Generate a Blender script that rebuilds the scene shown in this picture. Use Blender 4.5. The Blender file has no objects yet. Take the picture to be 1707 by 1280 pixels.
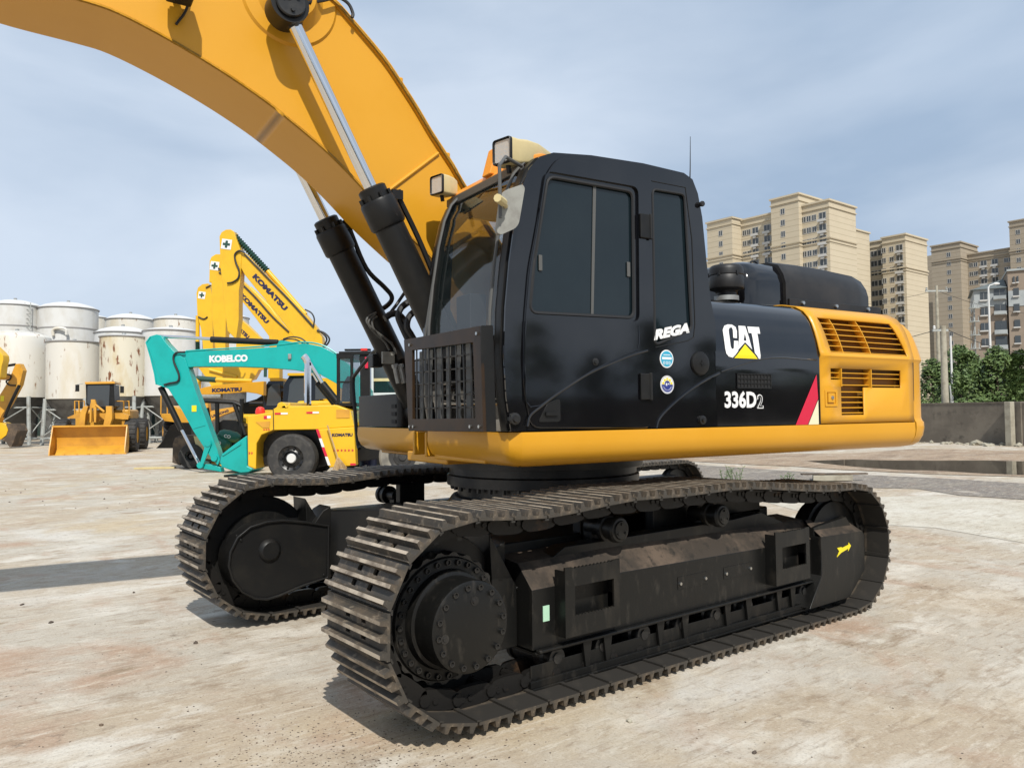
import bpy, bmesh, math, random
from mathutils import Vector, Matrix
from mathutils.geometry import tessellate_polygon
random.seed(7)
S = bpy.context.scene
COL = S.collection
R = math.radians

# ------------------------------------------------------------------ camera
CAM = Vector((-4.4226, -4.6045, 1.5293))
YAW, PITCH, ROLL, FPX = R(51.757), R(2.166), R(-0.617), 1294.42
FW = Vector((math.cos(YAW)*math.cos(PITCH), math.sin(YAW)*math.cos(PITCH), math.sin(PITCH)))
_r = Vector((math.sin(YAW), -math.cos(YAW), 0)); _u = _r.cross(FW)
RT = _r*math.cos(ROLL) + _u*math.sin(ROLL)
UP = -_r*math.sin(ROLL) + _u*math.cos(ROLL)
cd = bpy.data.cameras.new('camera'); cam = bpy.data.objects.new('camera', cd); COL.objects.link(cam)
m = Matrix((RT, UP, -FW)).transposed().to_4x4(); m.translation = CAM
cam.matrix_world = m
cd.sensor_width = 36; cd.sensor_fit = 'HORIZONTAL'; cd.lens = 36*FPX/1707
cd.clip_start = 0.05; cd.clip_end = 3000
S.camera = cam

# ------------------------------------------------------------------ light
SUN = Vector((0.40, 0.84, -1.0)).normalized()
elev = math.asin(-SUN.z); az = math.atan2(-SUN.x, -SUN.y)      # towards the sun
w = bpy.data.worlds.new('World'); S.world = w; w.use_nodes = True
nt = w.node_tree; nt.nodes.clear()
def N(t, **k):
    n = nt.nodes.new(t)
    for a, b in k.items(): setattr(n, a, b)
    return n
out = N('ShaderNodeOutputWorld'); bg = N('ShaderNodeBackground'); bg.inputs[1].default_value = 0.10
sky = N('ShaderNodeTexSky', sky_type='NISHITA', sun_disc=False, sun_elevation=elev, sun_rotation=az)
sky.air_density = 1.2; sky.dust_density = 2.0
tc = N('ShaderNodeTexCoord'); mp = N('ShaderNodeMapping'); mp.inputs['Scale'].default_value = (1.0, 1.0, 2.8)
n1 = N('ShaderNodeTexNoise'); n1.inputs['Scale'].default_value = 2.1; n1.inputs['Detail'].default_value = 7; n1.inputs['Roughness'].default_value = .52
n1.inputs['Distortion'].default_value = .35
n2 = N('ShaderNodeTexNoise'); n2.inputs['Scale'].default_value = 1.7; n2.inputs['Detail'].default_value = 6; n2.inputs['Roughness'].default_value = .47; n2.inputs['Distortion'].default_value = .25
rp = N('ShaderNodeValToRGB'); rp.color_ramp.elements[0].position = .30; rp.color_ramp.elements[1].position = .66
rp.color_ramp.elements[0].color = (.86, .86, .86, 1)
rq = N('ShaderNodeValToRGB'); rq.color_ramp.elements[0].position = .34; rq.color_ramp.elements[1].position = .60
rq.color_ramp.elements[0].color = (3.9, 5.1, 6.8, 1); rq.color_ramp.elements[1].color = (6.8, 7.8, 9.2, 1)
mx = N('ShaderNodeMix', data_type='RGBA'); 
L = nt.links.new
L(tc.outputs['Generated'], mp.inputs[0]); L(mp.outputs[0], n1.inputs[0]); L(mp.outputs[0], n2.inputs[0])
L(n1.outputs[0], rp.inputs[0]); L(n2.outputs[0], rq.inputs[0])
L(rp.outputs[0], mx.inputs[0]); L(sky.outputs[0], mx.inputs[6]); L(rq.outputs[0], mx.inputs[7])
L(mx.outputs[2], bg.inputs[0]); L(bg.outputs[0], out.inputs[0])
sd = bpy.data.lights.new('sun', 'SUN'); sd.energy = 4.95; sd.angle = R(0.6); sd.color = (1, .955, .88)
so = bpy.data.objects.new('sun', sd); COL.objects.link(so)
so.rotation_euler = SUN.to_track_quat('-Z', 'Y').to_euler(); so.location = (0, -10, 20)
S.view_settings.view_transform = 'Standard'; S.view_settings.look = 'None'
S.view_settings.exposure = 0.0; S.view_settings.gamma = 1

# ------------------------------------------------------------------ pixel -> place
I4 = Matrix.Identity(4)
PHI = R(-6.469)
UF = Matrix.Rotation(PHI, 4, 'Z')                 # frame of the slewed upper body
def ray(x, y): return FW + RT*((x-853.5)/FPX) - UP*((y-640)/FPX)
def hit(x, y, ax, val, M=I4):
    Mi = M.inverted(); o = Mi @ CAM; d = Mi.to_3x3() @ ray(x, y); i = 'xyz'.index(ax)
    return o + d*((val-o[i])/d[i])
def hx(pts, y, M): return [(lambda p: (p.x, p.z))(hit(a, b, 'y', y, M)) for a, b in pts]

# ------------------------------------------------------------------ materials
MATS = {}
AF = .85                                          # base colours scaled down to balance the stronger sun
def cs(c): return tuple(v*AF for v in c)
def mat(name, col, rough=.5, metal=0, n=None, n2=None, bump=None, coat=0, spec=.5, stretch=None, trans=0, alpha=1):
    """n / n2 = (scale, colour, low, high): blotches of a second / third colour"""
    M = bpy.data.materials.new(name); M.use_nodes = True; t = M.node_tree; b = t.nodes['Principled BSDF']
    col = cs(col); b.inputs['Base Color'].default_value = (*col, 1); b.inputs['Roughness'].default_value = rough
    b.inputs['Metallic'].default_value = metal; b.inputs['Coat Weight'].default_value = coat
    b.inputs['Coat Roughness'].default_value = .06; b.inputs['Specular IOR Level'].default_value = spec
    if trans: b.inputs['Transmission Weight'].default_value = trans
    if alpha < 1: b.inputs['Alpha'].default_value = alpha
    if n or n2 or bump:
        c = t.nodes.new('ShaderNodeTexCoord'); mp = t.nodes.new('ShaderNodeMapping')
        if stretch: mp.inputs['Scale'].default_value = stretch
        t.links.new(c.outputs['Object'], mp.inputs[0]); last = None
        for q in (n, n2):
            if not q: continue
            no = t.nodes.new('ShaderNodeTexNoise'); no.inputs['Scale'].default_value = q[0]; no.inputs['Detail'].default_value = 8
            no.inputs['Roughness'].default_value = .62
            rr = t.nodes.new('ShaderNodeMapRange'); rr.inputs[1].default_value = q[2]; rr.inputs[2].default_value = q[3]
            mm = t.nodes.new('ShaderNodeMix'); mm.data_type = 'RGBA'
            t.links.new(mp.outputs[0], no.inputs[0]); t.links.new(no.outputs[0], rr.inputs[0]); t.links.new(rr.outputs[0], mm.inputs[0])
            if last: t.links.new(last, mm.inputs[6])
            else: mm.inputs[6].default_value = (*col, 1)
            mm.inputs[7].default_value = (*cs(q[1]), 1); last = mm.outputs[2]
        if last: t.links.new(last, b.inputs['Base Color'])
        if bump:
            no = t.nodes.new('ShaderNodeTexNoise'); no.inputs['Scale'].default_value = bump[0]; no.inputs['Detail'].default_value = 6
            bn = t.nodes.new('ShaderNodeBump'); bn.inputs['Strength'].default_value = bump[1]; bn.inputs['Distance'].default_value = bump[2]
            t.links.new(mp.outputs[0], no.inputs[0]); t.links.new(no.outputs[0], bn.inputs['Height']); t.links.new(bn.outputs[0], b.inputs['Normal'])
    MATS[name] = M; return M
mat('orange_yellow_paint', (.69, .335, .022), .36, coat=.05, spec=.32, n=(1.3, (.67, .32, .016), .45, .62), bump=(2.2, .10, .01))
mat('black_gloss_paint', (.003, .003, .004), .07, coat=.5, spec=.5, n=(3, (.006, .006, .007), .45, .65), bump=(1.3, .06, .012))
mat('black_satin_paint', (.009, .009, .009), .42, spec=.3, n=(6, (.016, .015, .013), .48, .72), bump=(30, .12, .003))
mat('black_frame_paint', (.007, .007, .0065), .40, spec=.32, n=(3.2, (.040, .034, .026), .54, .76), n2=(22, (.028, .025, .021), .56, .72), stretch=(1, 1, .35), bump=(25, .15, .004))
mat('track_steel', (.060, .053, .044), .58, .1, spec=.35, n=(6, (.13, .10, .07), .44, .66), n2=(24, (.26, .215, .16), .56, .74), bump=(40, .3, .004))
mat('shoe_inner_steel', (.034, .031, .027), .55, spec=.3, n=(5, (.060, .052, .042), .5, .7), bump=(30, .15, .002))
mat('worn_edge_steel', (.46, .39, .30), .55, .1, n=(9, (.16, .125, .09), .42, .62), bump=(50, .2, .003))
mat('rusty_link_steel', (.011, .010, .009), .5, .1, spec=.35, n=(5, (.10, .055, .028), .60, .74), bump=(40, .3, .004))
mat('black_steel', (.010, .010, .010), .38, .0, n=(10, (.035, .032, .028), .5, .7), bump=(30, .2, .003))
mat('chrome', (.88, .88, .88), .09, 1)
mat('bright_bolt', (.62, .62, .60), .3, 1)
mat('black_rubber', (.014, .014, .015), .55)
mat('hood_black', (.016, .016, .017), .46, spec=.35, n=(4, (.030, .028, .027), .45, .7), bump=(160, .2, .002))
mat('tinted_glass', (.007, .013, .017), .035, spec=.45, n=(2, (.009, .016, .020), .4, .6))
mat('cab_glass', (.02, .035, .035), .02, spec=1.0, coat=1.0, alpha=.34); MATS['cab_glass'].node_tree.nodes['Principled BSDF'].inputs['IOR'].default_value = 1.9
mat('cream_plastic', (.66, .55, .28), .45, n=(5, (.58, .47, .24), .4, .65))
mat('lamp_glass', (.62, .62, .60), .12, .3, bump=(60, .5, .004))
mat('mirror_back', (.30, .30, .27), .6, n=(9, (.20, .19, .17), .45, .7))
mat('bronze_paint', (.035, .018, .007), .42, spec=.3, n=(7, (.016, .010, .006), .4, .7))
mat('orange_beacon', (.85, .32, .04), .35)
mat('white_decal', (.80, .80, .79), .35)
mat('yellow_decal', (.85, .70, .01), .35)
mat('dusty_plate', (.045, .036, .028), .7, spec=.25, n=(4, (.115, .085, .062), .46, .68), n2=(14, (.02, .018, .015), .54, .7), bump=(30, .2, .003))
mat('shaded_louvre_backing', (.20, .10, .015), .6)  # yellow paint darkened to brown: shade behind the slats put into the colour
mat('red_decal', (.62, .012, .05), .35)
mat('cream_decal', (.80, .74, .50), .4)
mat('cyan_decal', (.03, .36, .55), .4)
mat('blue_decal', (.015, .03, .22), .4)
mat('green_decal', (.08, .42, .22), .4)
mat('pale_green_decal', (.45, .72, .52), .5)
mat('dark_interior', (.010, .010, .010), .8)
mat('seat_fabric', (.06, .06, .065), .9)
mat('grey_hose', (.09, .09, .085), .5)
mat('grey_steel', (.35, .36, .35), .45, .3, n=(8, (.22, .21, .19), .45, .7))

# ------------------------------------------------------------------ mesh builder
class MB:
    def __init__(s): s.V = []; s.F = []; s.MI = []; s.T = None
    def pt(s, p):
        p = Vector(p)
        if s.T is not None: p = s.T @ p
        s.V.append(p); return len(s.V)-1
    def face(s, idx, m=0): s.F.append(tuple(idx)); s.MI.append(m)
    def poly(s, pts, m=0): s.face([s.pt(p) for p in pts], m); return s
    def box(s, x0, x1, y0, y1, z0, z1, m=0):
        i = [s.pt(p) for p in ((x0,y0,z0),(x1,y0,z0),(x1,y1,z0),(x0,y1,z0),(x0,y0,z1),(x1,y0,z1),(x1,y1,z1),(x0,y1,z1))]
        for f in ((0,3,2,1),(4,5,6,7),(0,1,5,4),(1,2,6,5),(2,3,7,6),(3,0,4,7)): s.face([i[k] for k in f], m)
        return s
    def prism(s, poly, a0, a1, plane='xz', holes=(), m=0, mside=None):
        def P(q, a):
            if plane == 'xz': return (q[0], a, q[1])
            if plane == 'yz': return (a, q[0], q[1])
            return (q[0], q[1], a)
        loops = [list(poly)] + [list(h) for h in holes]
        tris = tessellate_polygon([[Vector((q[0], q[1], 0)) for q in l] for l in loops]) if (holes or len(poly) > 4) else None
        for a in (a0, a1):
            ids = [s.pt(P(q, a)) for l in loops for q in l]
            if a == a0: A = ids
            else: B = ids
            if tris is None: s.face(ids, m)
            else:
                for t in tris: s.face([ids[k] for k in t], m)
        k = 0; ms = m if mside is None else mside
        for l in loops:
            n = len(l)
            for j in range(n): s.face((A[k+j], A[k+(j+1) % n], B[k+(j+1) % n], B[k+j]), ms)
            k += n
        return s
    def cyl(s, p0, p1, r0, r1=None, n=16, m=0, caps=True, mcap=None):
        r1 = r0 if r1 is None else r1; p0 = Vector(p0); p1 = Vector(p1); d = (p1-p0).normalized()
        a = d.orthogonal().normalized(); b = d.cross(a)
        A = [s.pt(p0+(a*math.cos(t)+b*math.sin(t))*r0) for t in [2*math.pi*i/n for i in range(n)]]
        B = [s.pt(p1+(a*math.cos(t)+b*math.sin(t))*r1) for t in [2*math.pi*i/n for i in range(n)]]
        for i in range(n): s.face((A[i], A[(i+1) % n], B[(i+1) % n], B[i]), m)
        if caps:
            mc = m if mcap is None else mcap
            s.face(A[::-1], mc); s.face(B, mc)
        return s
    def lathe(s, prof, o=(0,0,0), d=(0,0,1), n=32, m=0, arc=1.0):
        """prof = [(radius, height)] about axis d through o"""
        o = Vector(o); d = Vector(d).normalized(); a = d.orthogonal().normalized(); b = d.cross(a); rings = []
        for r, h in prof:
            if r < 1e-6: rings.append([s.pt(o+d*h)])
            else: rings.append([s.pt(o+d*h+(a*math.cos(t)+b*math.sin(t))*r) for t in [2*math.pi*i/n for i in range(n)]])
        for q in range(len(rings)-1):
            A, B = rings[q], rings[q+1]
            for i in range(n):
                if len(A) == 1 and len(B) == 1: continue
                if len(A) == 1: s.face((A[0], B[(i+1) % n], B[i]), m)
                elif len(B) == 1: s.face((A[i], A[(i+1) % n], B[0]), m)
                else: s.face((A[i], A[(i+1) % n], B[(i+1) % n], B[i]), m)
        return s
    def tube(s, pts, r, n=8, m=0, closed=False):
        P = [Vector(p) for p in pts]; k = len(P); rings = []; prev = None
        rr = r if isinstance(r, (list, tuple)) else [r]*k
        for i in range(k):
            if closed: d = P[(i+1) % k]-P[i-1]
            else: d = P[min(i+1, k-1)]-P[max(i-1, 0)]
            d.normalize()
            a = d.orthogonal() if prev is None else prev - d*prev.dot(d)
            if a.length < 1e-6: a = d.orthogonal()
            a.normalize(); prev = a; b = d.cross(a)
            rings.append([s.pt(P[i]+(a*math.cos(t)+b*math.sin(t))*rr[i]) for t in [2*math.pi*j/n for j in range(n)]])
        for i in range(k if closed else k-1):
            A, B = rings[i], rings[(i+1) % k]
            for j in range(n): s.face((A[j], A[(j+1) % n], B[(j+1) % n], B[j]), m)
        if not closed: s.face(rings[0][::-1], m); s.face(rings[-1], m)
        return s
    def grid(s, rows, m=0, closed=False, skip=None):
        ids = [[s.pt(p) for p in r] for r in rows]
        for i in range(len(ids)-1):
            k = len(ids[i])
            for j in range(k if closed else k-1):
                if skip and skip(i, j): continue
                s.face((ids[i][j], ids[i][(j+1) % k], ids[i+1][(j+1) % k], ids[i+1][j]), m)
        return s
    def add(s, o, T=None, dm=0):
        k = len(s.V)
        for v in o.V: s.V.append(T @ v if T is not None else v.copy())
        for f, mi in zip(o.F, o.MI): s.F.append(tuple(i+k for i in f)); s.MI.append(mi+dm)
        return s
    def mesh(s, name, mats, smooth=True, angle=32, merge=True, recalc=True):
        me = bpy.data.meshes.new(name); me.from_pydata([tuple(v) for v in s.V], [], s.F)
        for q in (mats if isinstance(mats, (list, tuple)) else [mats]): me.materials.append(MATS[q])
        me.polygons.foreach_set('material_index', s.MI)
        b = bmesh.new(); b.from_mesh(me)
        if merge: bmesh.ops.remove_doubles(b, verts=b.verts, dist=2e-5)
        if recalc: bmesh.ops.recalc_face_normals(b, faces=b.faces)
        if smooth:
            for f in b.faces: f.smooth = True
            for e in b.edges:
                if len(e.link_faces) == 2 and e.calc_face_angle(0) > R(angle): e.smooth = False
        b.to_mesh(me); b.free(); return me
    def build(s, name, mats, parent=None, M=I4, bevel=0, **k):
        return link(name, s.mesh(name, mats, **k), parent, M, bevel)
WM = {}
def link(name, me, parent=None, M=I4, bevel=0):
    o = bpy.data.objects.new(name, me); COL.objects.link(o); WM[o] = M.copy()
    if parent: o.parent = parent; o.matrix_local = WM[parent].inverted() @ M
    else: o.matrix_world = M
    if bevel:
        b = o.modifiers.new('bevel', 'BEVEL'); b.width = bevel; b.segments = 2; b.limit_method = 'ANGLE'; b.angle_limit = R(40)
        b.harden_normals = True
    return o
def tag(o, label, cat=None, group=None, kind=None):
    if label: o['label'] = label
    if cat: o['category'] = cat
    if group: o['group'] = group
    if kind: o['kind'] = kind
    return o
def thing(name, M, label, cat, group=None):
    o = bpy.data.objects.new(name, None); COL.objects.link(o); o.matrix_world = M; WM[o] = M.copy(); o.empty_display_size = .3
    return tag(o, label, cat, group)
def copy_tree(o, M, label=None, parent=None):
    c = o.copy(); COL.objects.link(c)
    if parent: c.parent = parent; c.matrix_local = o.matrix_local.copy(); WM[c] = WM[parent] @ o.matrix_local
    else: c.matrix_world = M; WM[c] = M.copy()
    if label: c['label'] = label
    for ch in [q for q in WM if q.parent == o]: copy_tree(ch, None, None, c)
    return c
def text(mb, s_, O, X, Y, w, h, th=.004, off=.0, shear=0, m=0):
    cu = bpy.data.curves.new('t', 'FONT'); cu.body = s_; cu.extrude = .01; cu.offset = off; cu.shear = shear; cu.resolution_u = 3
    to = bpy.data.objects.new('t', cu); me = bpy.data.meshes.new_from_object(to)
    xs = [v.co.x for v in me.vertices]; ys = [v.co.y for v in me.vertices]
    x0, x1, y0, y1 = min(xs), max(xs), min(ys), max(ys)
    O = Vector(O); X = Vector(X).normalized(); Y = Vector(Y); Y = (Y - X*Y.dot(X)).normalized(); Z = X.cross(Y)
    k = len(mb.V)
    for v in me.vertices:
        mb.pt(O + X*((v.co.x-x0)/(x1-x0)*w) + Y*((v.co.y-y0)/(y1-y0)*h) + Z*(th if v.co.z > 0 else 0))
    for p in me.polygons: mb.face([i+k for i in p.vertices], m)
    bpy.data.objects.remove(to); bpy.data.curves.remove(cu); bpy.data.meshes.remove(me)
    return mb
def arc(cx, cy, r, a0, a1, n=8, ry=None):
    ry = r if ry is None else ry
    return [(cx+r*math.cos(R(a0+(a1-a0)*i/n)), cy+ry*math.sin(R(a0+(a1-a0)*i/n))) for i in range(n+1)]
def rrect(x0, x1, y0, y1, r, n=4):
    return arc(x1-r, y1-r, r, 0, 90, n)+arc(x0+r, y1-r, r, 90, 180, n)+arc(x0+r, y0+r, r, 180, 270, n)+arc(x1-r, y0+r, r, 270, 360, n)
def rpoly(pts, r, n=4):
    """round the corners of a polygon"""
    o = []; k = len(pts)
    for i in range(k):
        p = Vector(pts[i]).to_2d(); a = Vector(pts[i-1]).to_2d(); b = Vector(pts[(i+1) % k]).to_2d()
        da = a-p; db = b-p; t = min(r, da.length*.45, db.length*.45)
        p0 = p+da.normalized()*t; p1 = p+db.normalized()*t
        for j in range(n+1):
            u = j/n; o.append(tuple(p0*(1-u)**2+p*2*u*(1-u)+p1*u*u))
    return o
def smoothline(pts, n=6):
    """Catmull-Rom through 3-D points"""
    P = [Vector(p) for p in pts]; P = [P[0]*2-P[1]]+P+[P[-1]*2-P[-2]]; o = []
    for i in range(1, len(P)-2):
        for j in range(n):
            t = j/n; a, b, c, d = P[i-1], P[i], P[i+1], P[i+2]
            o.append(.5*((2*b)+(c-a)*t+(2*a-5*b+4*c-d)*t*t+(3*b-a-3*c+d)*t**3))
    o.append(P[-2]); return o
# ================================================================== GROUND
def gmat(name, base, cols, bump=.35, spots=True, scratch=True):
    M = bpy.data.materials.new(name); M.use_nodes = True; t = M.node_tree; b = t.nodes['Principled BSDF']; MATS[name] = M
    b.inputs['Roughness'].default_value = .88; b.inputs['Specular IOR Level'].default_value = .25
    c = t.nodes.new('ShaderNodeTexCoord'); K = t.links.new
    def noise(sc, det=8, ro=.6, st=None, rot=0, dist=0):
        n = t.nodes.new('ShaderNodeTexNoise'); n.inputs['Scale'].default_value = sc; n.inputs['Detail'].default_value = det
        n.inputs['Roughness'].default_value = ro; n.inputs['Distortion'].default_value = dist
        mp = t.nodes.new('ShaderNodeMapping'); mp.inputs['Rotation'].default_value = (0, 0, R(rot))
        if st: mp.inputs['Scale'].default_value = st
        K(c.outputs['Object'], mp.inputs[0]); K(mp.outputs[0], n.inputs[0]); return n.outputs[0]
    def ramp(o, a, b_):
        r = t.nodes.new('ShaderNodeMapRange'); r.inputs[1].default_value = a; r.inputs[2].default_value = b_; K(o, r.inputs[0]); return r.outputs[0]
    def mul(a, b_):
        r = t.nodes.new('ShaderNodeMath'); r.operation = 'MULTIPLY'; K(a, r.inputs[0])
        if isinstance(b_, float): r.inputs[1].default_value = b_
        else: K(b_, r.inputs[1])
        return r.outputs[0]
    def mix(f, a, col):
        x = t.nodes.new('ShaderNodeMix'); x.data_type = 'RGBA'; K(f, x.inputs[0])
        if isinstance(a, tuple): x.inputs[6].default_value = (*a, 1)
        else: K(a, x.inputs[6])
        x.inputs[7].default_value = (*cs(col), 1); return x.outputs[2]
    last = cs(base)
    for (sc, col, lo, hi, st, rot) in cols:
        last = mix(ramp(noise(sc, 9, .62, st, rot, .4), lo, hi), last, col)
    if scratch:
        for (sc, st, rot, lo, hi, am, col) in ((2.2, (1, 8, 1), 28, .56, .66, .75, (.66, .60, .49)), (1.6, (1, 10, 1), 12, .56, .66, .6, (.30, .215, .14)), (3.1, (1, 7, 1), 20, .55, .66, .6, (.25, .185, .125)),
                (4.0, (1, 3, 1), 62, .55, .68, .6, (.70, .65, .55)), (1.9, (9, 1, 1), 8, .60, .70, .4, (.24, .18, .125)), (5, (1, 1.6, 1), 24, .53, .66, .55, (.31, .225, .15)), (8, (1, 1.5, 1), 75, .55, .68, .55, (.68, .62, .51)), (.8, (1, 1.4, 1), 40, .56, .64, .45, (.68, .63, .53)), (1.1, (1, 1.5, 1), 85, .58, .66, .4, (.42, .31, .225))):
            last = mix(mul(ramp(noise(sc, 9, .74, st, rot, .3), lo, hi), am), last, col)
    if spots:
        f = mul(ramp(noise(26, 4, .6), .62, .70), ramp(noise(.55, 5, .6), .46, .58))
        last = mix(mul(f, .85), last, (.085, .062, .042))
        last = mix(mul(ramp(noise(75, 3, .7), .52, .70), .45), last, (.20, .155, .11))
        last = mix(mul(ramp(noise(60, 3, .7, None, 40), .55, .70), .45), last, (.66, .60, .50))
        f2 = mul(ramp(noise(6, 10, .78), .57, .64), ramp(noise(.8, 4, .6, None, 30), .47, .57))
        last = mix(mul(f2, .6), last, (.16, .12, .085))
    K(last, b.inputs['Base Color'])
    bn = t.nodes.new('ShaderNodeBump'); bn.inputs['Strength'].default_value = bump; bn.inputs['Distance'].default_value = .045
    K(noise(9, 12, .78), bn.inputs['Height']); K(bn.outputs[0], b.inputs['Normal'])
    return M
gmat('yard_dirt', (.47, .39, .29), [(.45, (.50, .455, .38), .44, .56, None, 0), (.9, (.66, .62, .54), .53, .64, (1, 1.8, 1), 25),
      (.75, (.45, .325, .235), .54, .66, (1.4, 1, 1), 50), (1.7, (.31, .235, .16), .57, .68, (1, 2, 1), 15), (.30, (.53, .43, .29), .55, .66, None, 70), (.38, (.62, .59, .53), .56, .66, None, 33)])
gmat('pale_concrete', (.55, .51, .42), [(.7, (.64, .61, .53), .45, .62, None, 0), (1.6, (.46, .41, .33), .54, .70, (1, 3, 1), 10)], .2)
gmat('grey_asphalt', (.185, .165, .150), [(.5, (.25, .225, .19), .45, .65, (1, 4, 1), 5), (2.4, (.13, .115, .10), .52, .68, (1, 3, 1), 0)], .25)
gmat('brown_dirt', (.36, .26, .175), [(.4, (.22, .15, .10), .48, .62, (1, 3, 1), 4), (1.3, (.45, .35, .25), .52, .68, None, 0)], .5)
mat('puddle_water', (.045, .035, .022), .03, spec=.9)
g = MB(); q = 900
g.poly([(-q, -q, 0), (q, -q, 0), (q, q, 0), (-q, q, 0)]).build('ground', 'yard_dirt', smooth=False)['kind'] = 'structure'
def gp(x, y, z=0): p = hit(x, y, 'z', z); return (p.x, p.y, z)
def sheet(name, pts, mt, z, rough=.35, seed=1):
    rnd = random.Random(seed); P = [Vector(p) for p in pts]; o = []
    for i in range(len(P)):                                    # ragged outline
        a, b = P[i], P[(i+1) % len(P)]; k = max(1, int((b-a).length/1.2)); k = min(k, 60)
        for j in range(k):
            v = a.lerp(b, j/k)
            if j: v += Vector((rnd.uniform(-1, 1), rnd.uniform(-1, 1), 0))*rough
            o.append((v.x, v.y))
    mb = MB(); ts = tessellate_polygon([[Vector((a, b, 0)) for a, b in o]]); ids = [mb.pt((a, b, z)) for a, b in o]
    for t_ in ts: mb.face([ids[k] for k in t_])
    ob = mb.build(name, mt, smooth=False); ob['kind'] = 'structure'; return ob
sheet('concrete_apron', [gp(1280, 838), gp(1400, 829), gp(1530, 827), gp(1707, 836), (60, -30, 0), (16, -9, 0), gp(1707, 905), gp(1560, 880), gp(1400, 870)], 'pale_concrete', .004, .12, 3)
sheet('road', [gp(1120, 772), gp(1400, 790), gp(1560, 797), gp(1707, 806), (90, -22, 0), (75, -42, 0), gp(1707, 833), gp(1600, 826), gp(1530, 815), gp(1440, 813), gp(1100, 812)], 'grey_asphalt', .008, .10, 4)
sheet('dirt_strip', [gp(1000, 757), gp(1400, 757), gp(1530, 748), gp(1720, 752), (100, -18, 0), (92, -20, 0), gp(1707, 795), gp(1560, 791), gp(1400, 783), gp(1120, 767)], 'brown_dirt', .012, .15, 5)
sheet('puddle', [gp(1345, 769), gp(1420, 766.5), gp(1480, 768), gp(1560, 768.5), gp(1640, 768), gp(1760, 771), gp(1850, 782), gp(1707, 792.5), gp(1640, 790), gp(1560, 785), gp(1500, 784), gp(1420, 778)], 'puddle_water', .016, .10, 6)

# ================================================================== MAIN EXCAVATOR
EX = thing('excavator', Matrix.Translation((-.5, 0, 0)), 'large tracked excavator with black cab, yellow boom and CAT 336D2 lettering, nearest the camera', 'excavator')
# ---- track loop
def track_path(xs, zs, rs, xi, zi, ri, sag):
    """outer plate line, going up at the sprocket end, over the top and back along the ground"""
    p = []
    for i in range(19): a = R(270-i*9.5); p.append((xs+rs*math.cos(a), zs+rs*math.sin(a)))
    p += sag
    for i in range(19): a = R(88-i*9.7); p.append((xi+ri*math.cos(a), zi+ri*math.sin(a)))
    return p
def resample(p, n):
    P = [Vector(q) for q in p]+[Vector(p[0])]; L = [0]
    for a, b in zip(P, P[1:]): L.append(L[-1]+(b-a).length)
    o = []; j = 0
    for i in range(n):
        s = L[-1]*i/n
        while L[j+1] < s: j += 1
        t = (s-L[j])/max(1e-9, L[j+1]-L[j]); o.append(P[j].lerp(P[j+1], t))
    return o
def shoe_mesh(w=.6, p=.2195, name='track_shoe'):
    m = MB(); hw = w/2
    holes = [[(x0, s*.078-.022), (x0+.034, s*.078-.022), (x0+.034, s*.078+.022), (x0, s*.078+.022)] for x0 in (-.055, .018) for s in (-1, 1)]
    m.prism([(-p/2+.004, -hw), (p/2-.010, -hw), (p/2-.010, hw), (-p/2+.004, hw)], -.006, .008, 'xy', holes)
    m.box(-p/2+.006, p/2-.012, -hw+.001, -.13, -.0075, -.0062, 2); m.box(-p/2+.006, p/2-.012, .13, hw-.001, -.0075, -.0062, 2)
    m.box(p/2-.020, p/2+.004, -hw, hw, -.018, -.009, 2)          # overlapping lip
    for x in (-.082, -.010, .062):                            # three grousers
        for a, b in ((x-.017, x+.017),):
            k = [m.pt(q) for q in ((a, -hw, .008), (b, -hw, .008), (b, hw, .008), (a, hw, .008))]
            t = [m.pt(q) for q in ((x-.0095, -hw+.003, .042), (x+.0085, -hw+.003, .042), (x+.0085, hw-.003, .042), (x-.0095, hw-.003, .042))]
            for i in range(4): m.face((k[i], k[(i+1) % 4], t[(i+1) % 4], t[i]), 0)
            m.face(t, 1)
    return m
SHOE = shoe_mesh().mesh('track_shoe', ['track_steel', 'worn_edge_steel', 'shoe_inner_steel'])
def make_track(parent, ycen, path, n, shoe=SHOE, yw=.6, lbl=None):
    pts = resample(path, n); pitch = (pts[1]-pts[0]).length
    link_mb = MB()
    z0 = Matrix.Translation((0, ycen, 0))
    one = MB()
    hgt = .105
    for s in (-1, 1):
        y = s*.088
        one.prism(rpoly([(-.105, -.02), (-.118, -.055), (-.10, -.10), (-.03, -hgt), (.05, -hgt), (.098, -.098), (.112, -.06), (.095, -.008), (-.06, -.008)], .02, 2), y-.019, y+.019)
        one.cyl((-.108, y-s*.019, -.058), (-.108, y+s*.030, -.058), .030, n=10)
        one.cyl((.02, y+s*.018, -.05), (.02, y+s*.026, -.05), .016, n=6); one.cyl((.065, y+s*.018, -.05), (.065, y+s*.026, -.05), .016, n=6)
    one.cyl((-.108, -.09, -.058), (-.108, .09, -.058), .026, n=8)
    sc = yw/.6
    root = None
    shoes = []
    for i in range(n):
        a, b = pts[i], pts[(i+1) % n]; d = (b-a).normalized(); c = (a+b)/2
        X = Vector((d.x, 0, d.y)); Z = Vector((-d.y, 0, d.x)); Y = Z.cross(X)
        T = Matrix((X, Y, Z)).transposed().to_4x4(); T.translation = (c.x, ycen, c.y)
        link_mb.add(one, T @ Matrix.Diagonal((sc, sc, sc, 1))); shoes.append(T)
    tr = link_mb.build('crawler_track', 'rusty_link_steel', parent)
    for T in shoes: link('track_shoe', shoe, tr, T)
    return tr
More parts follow.
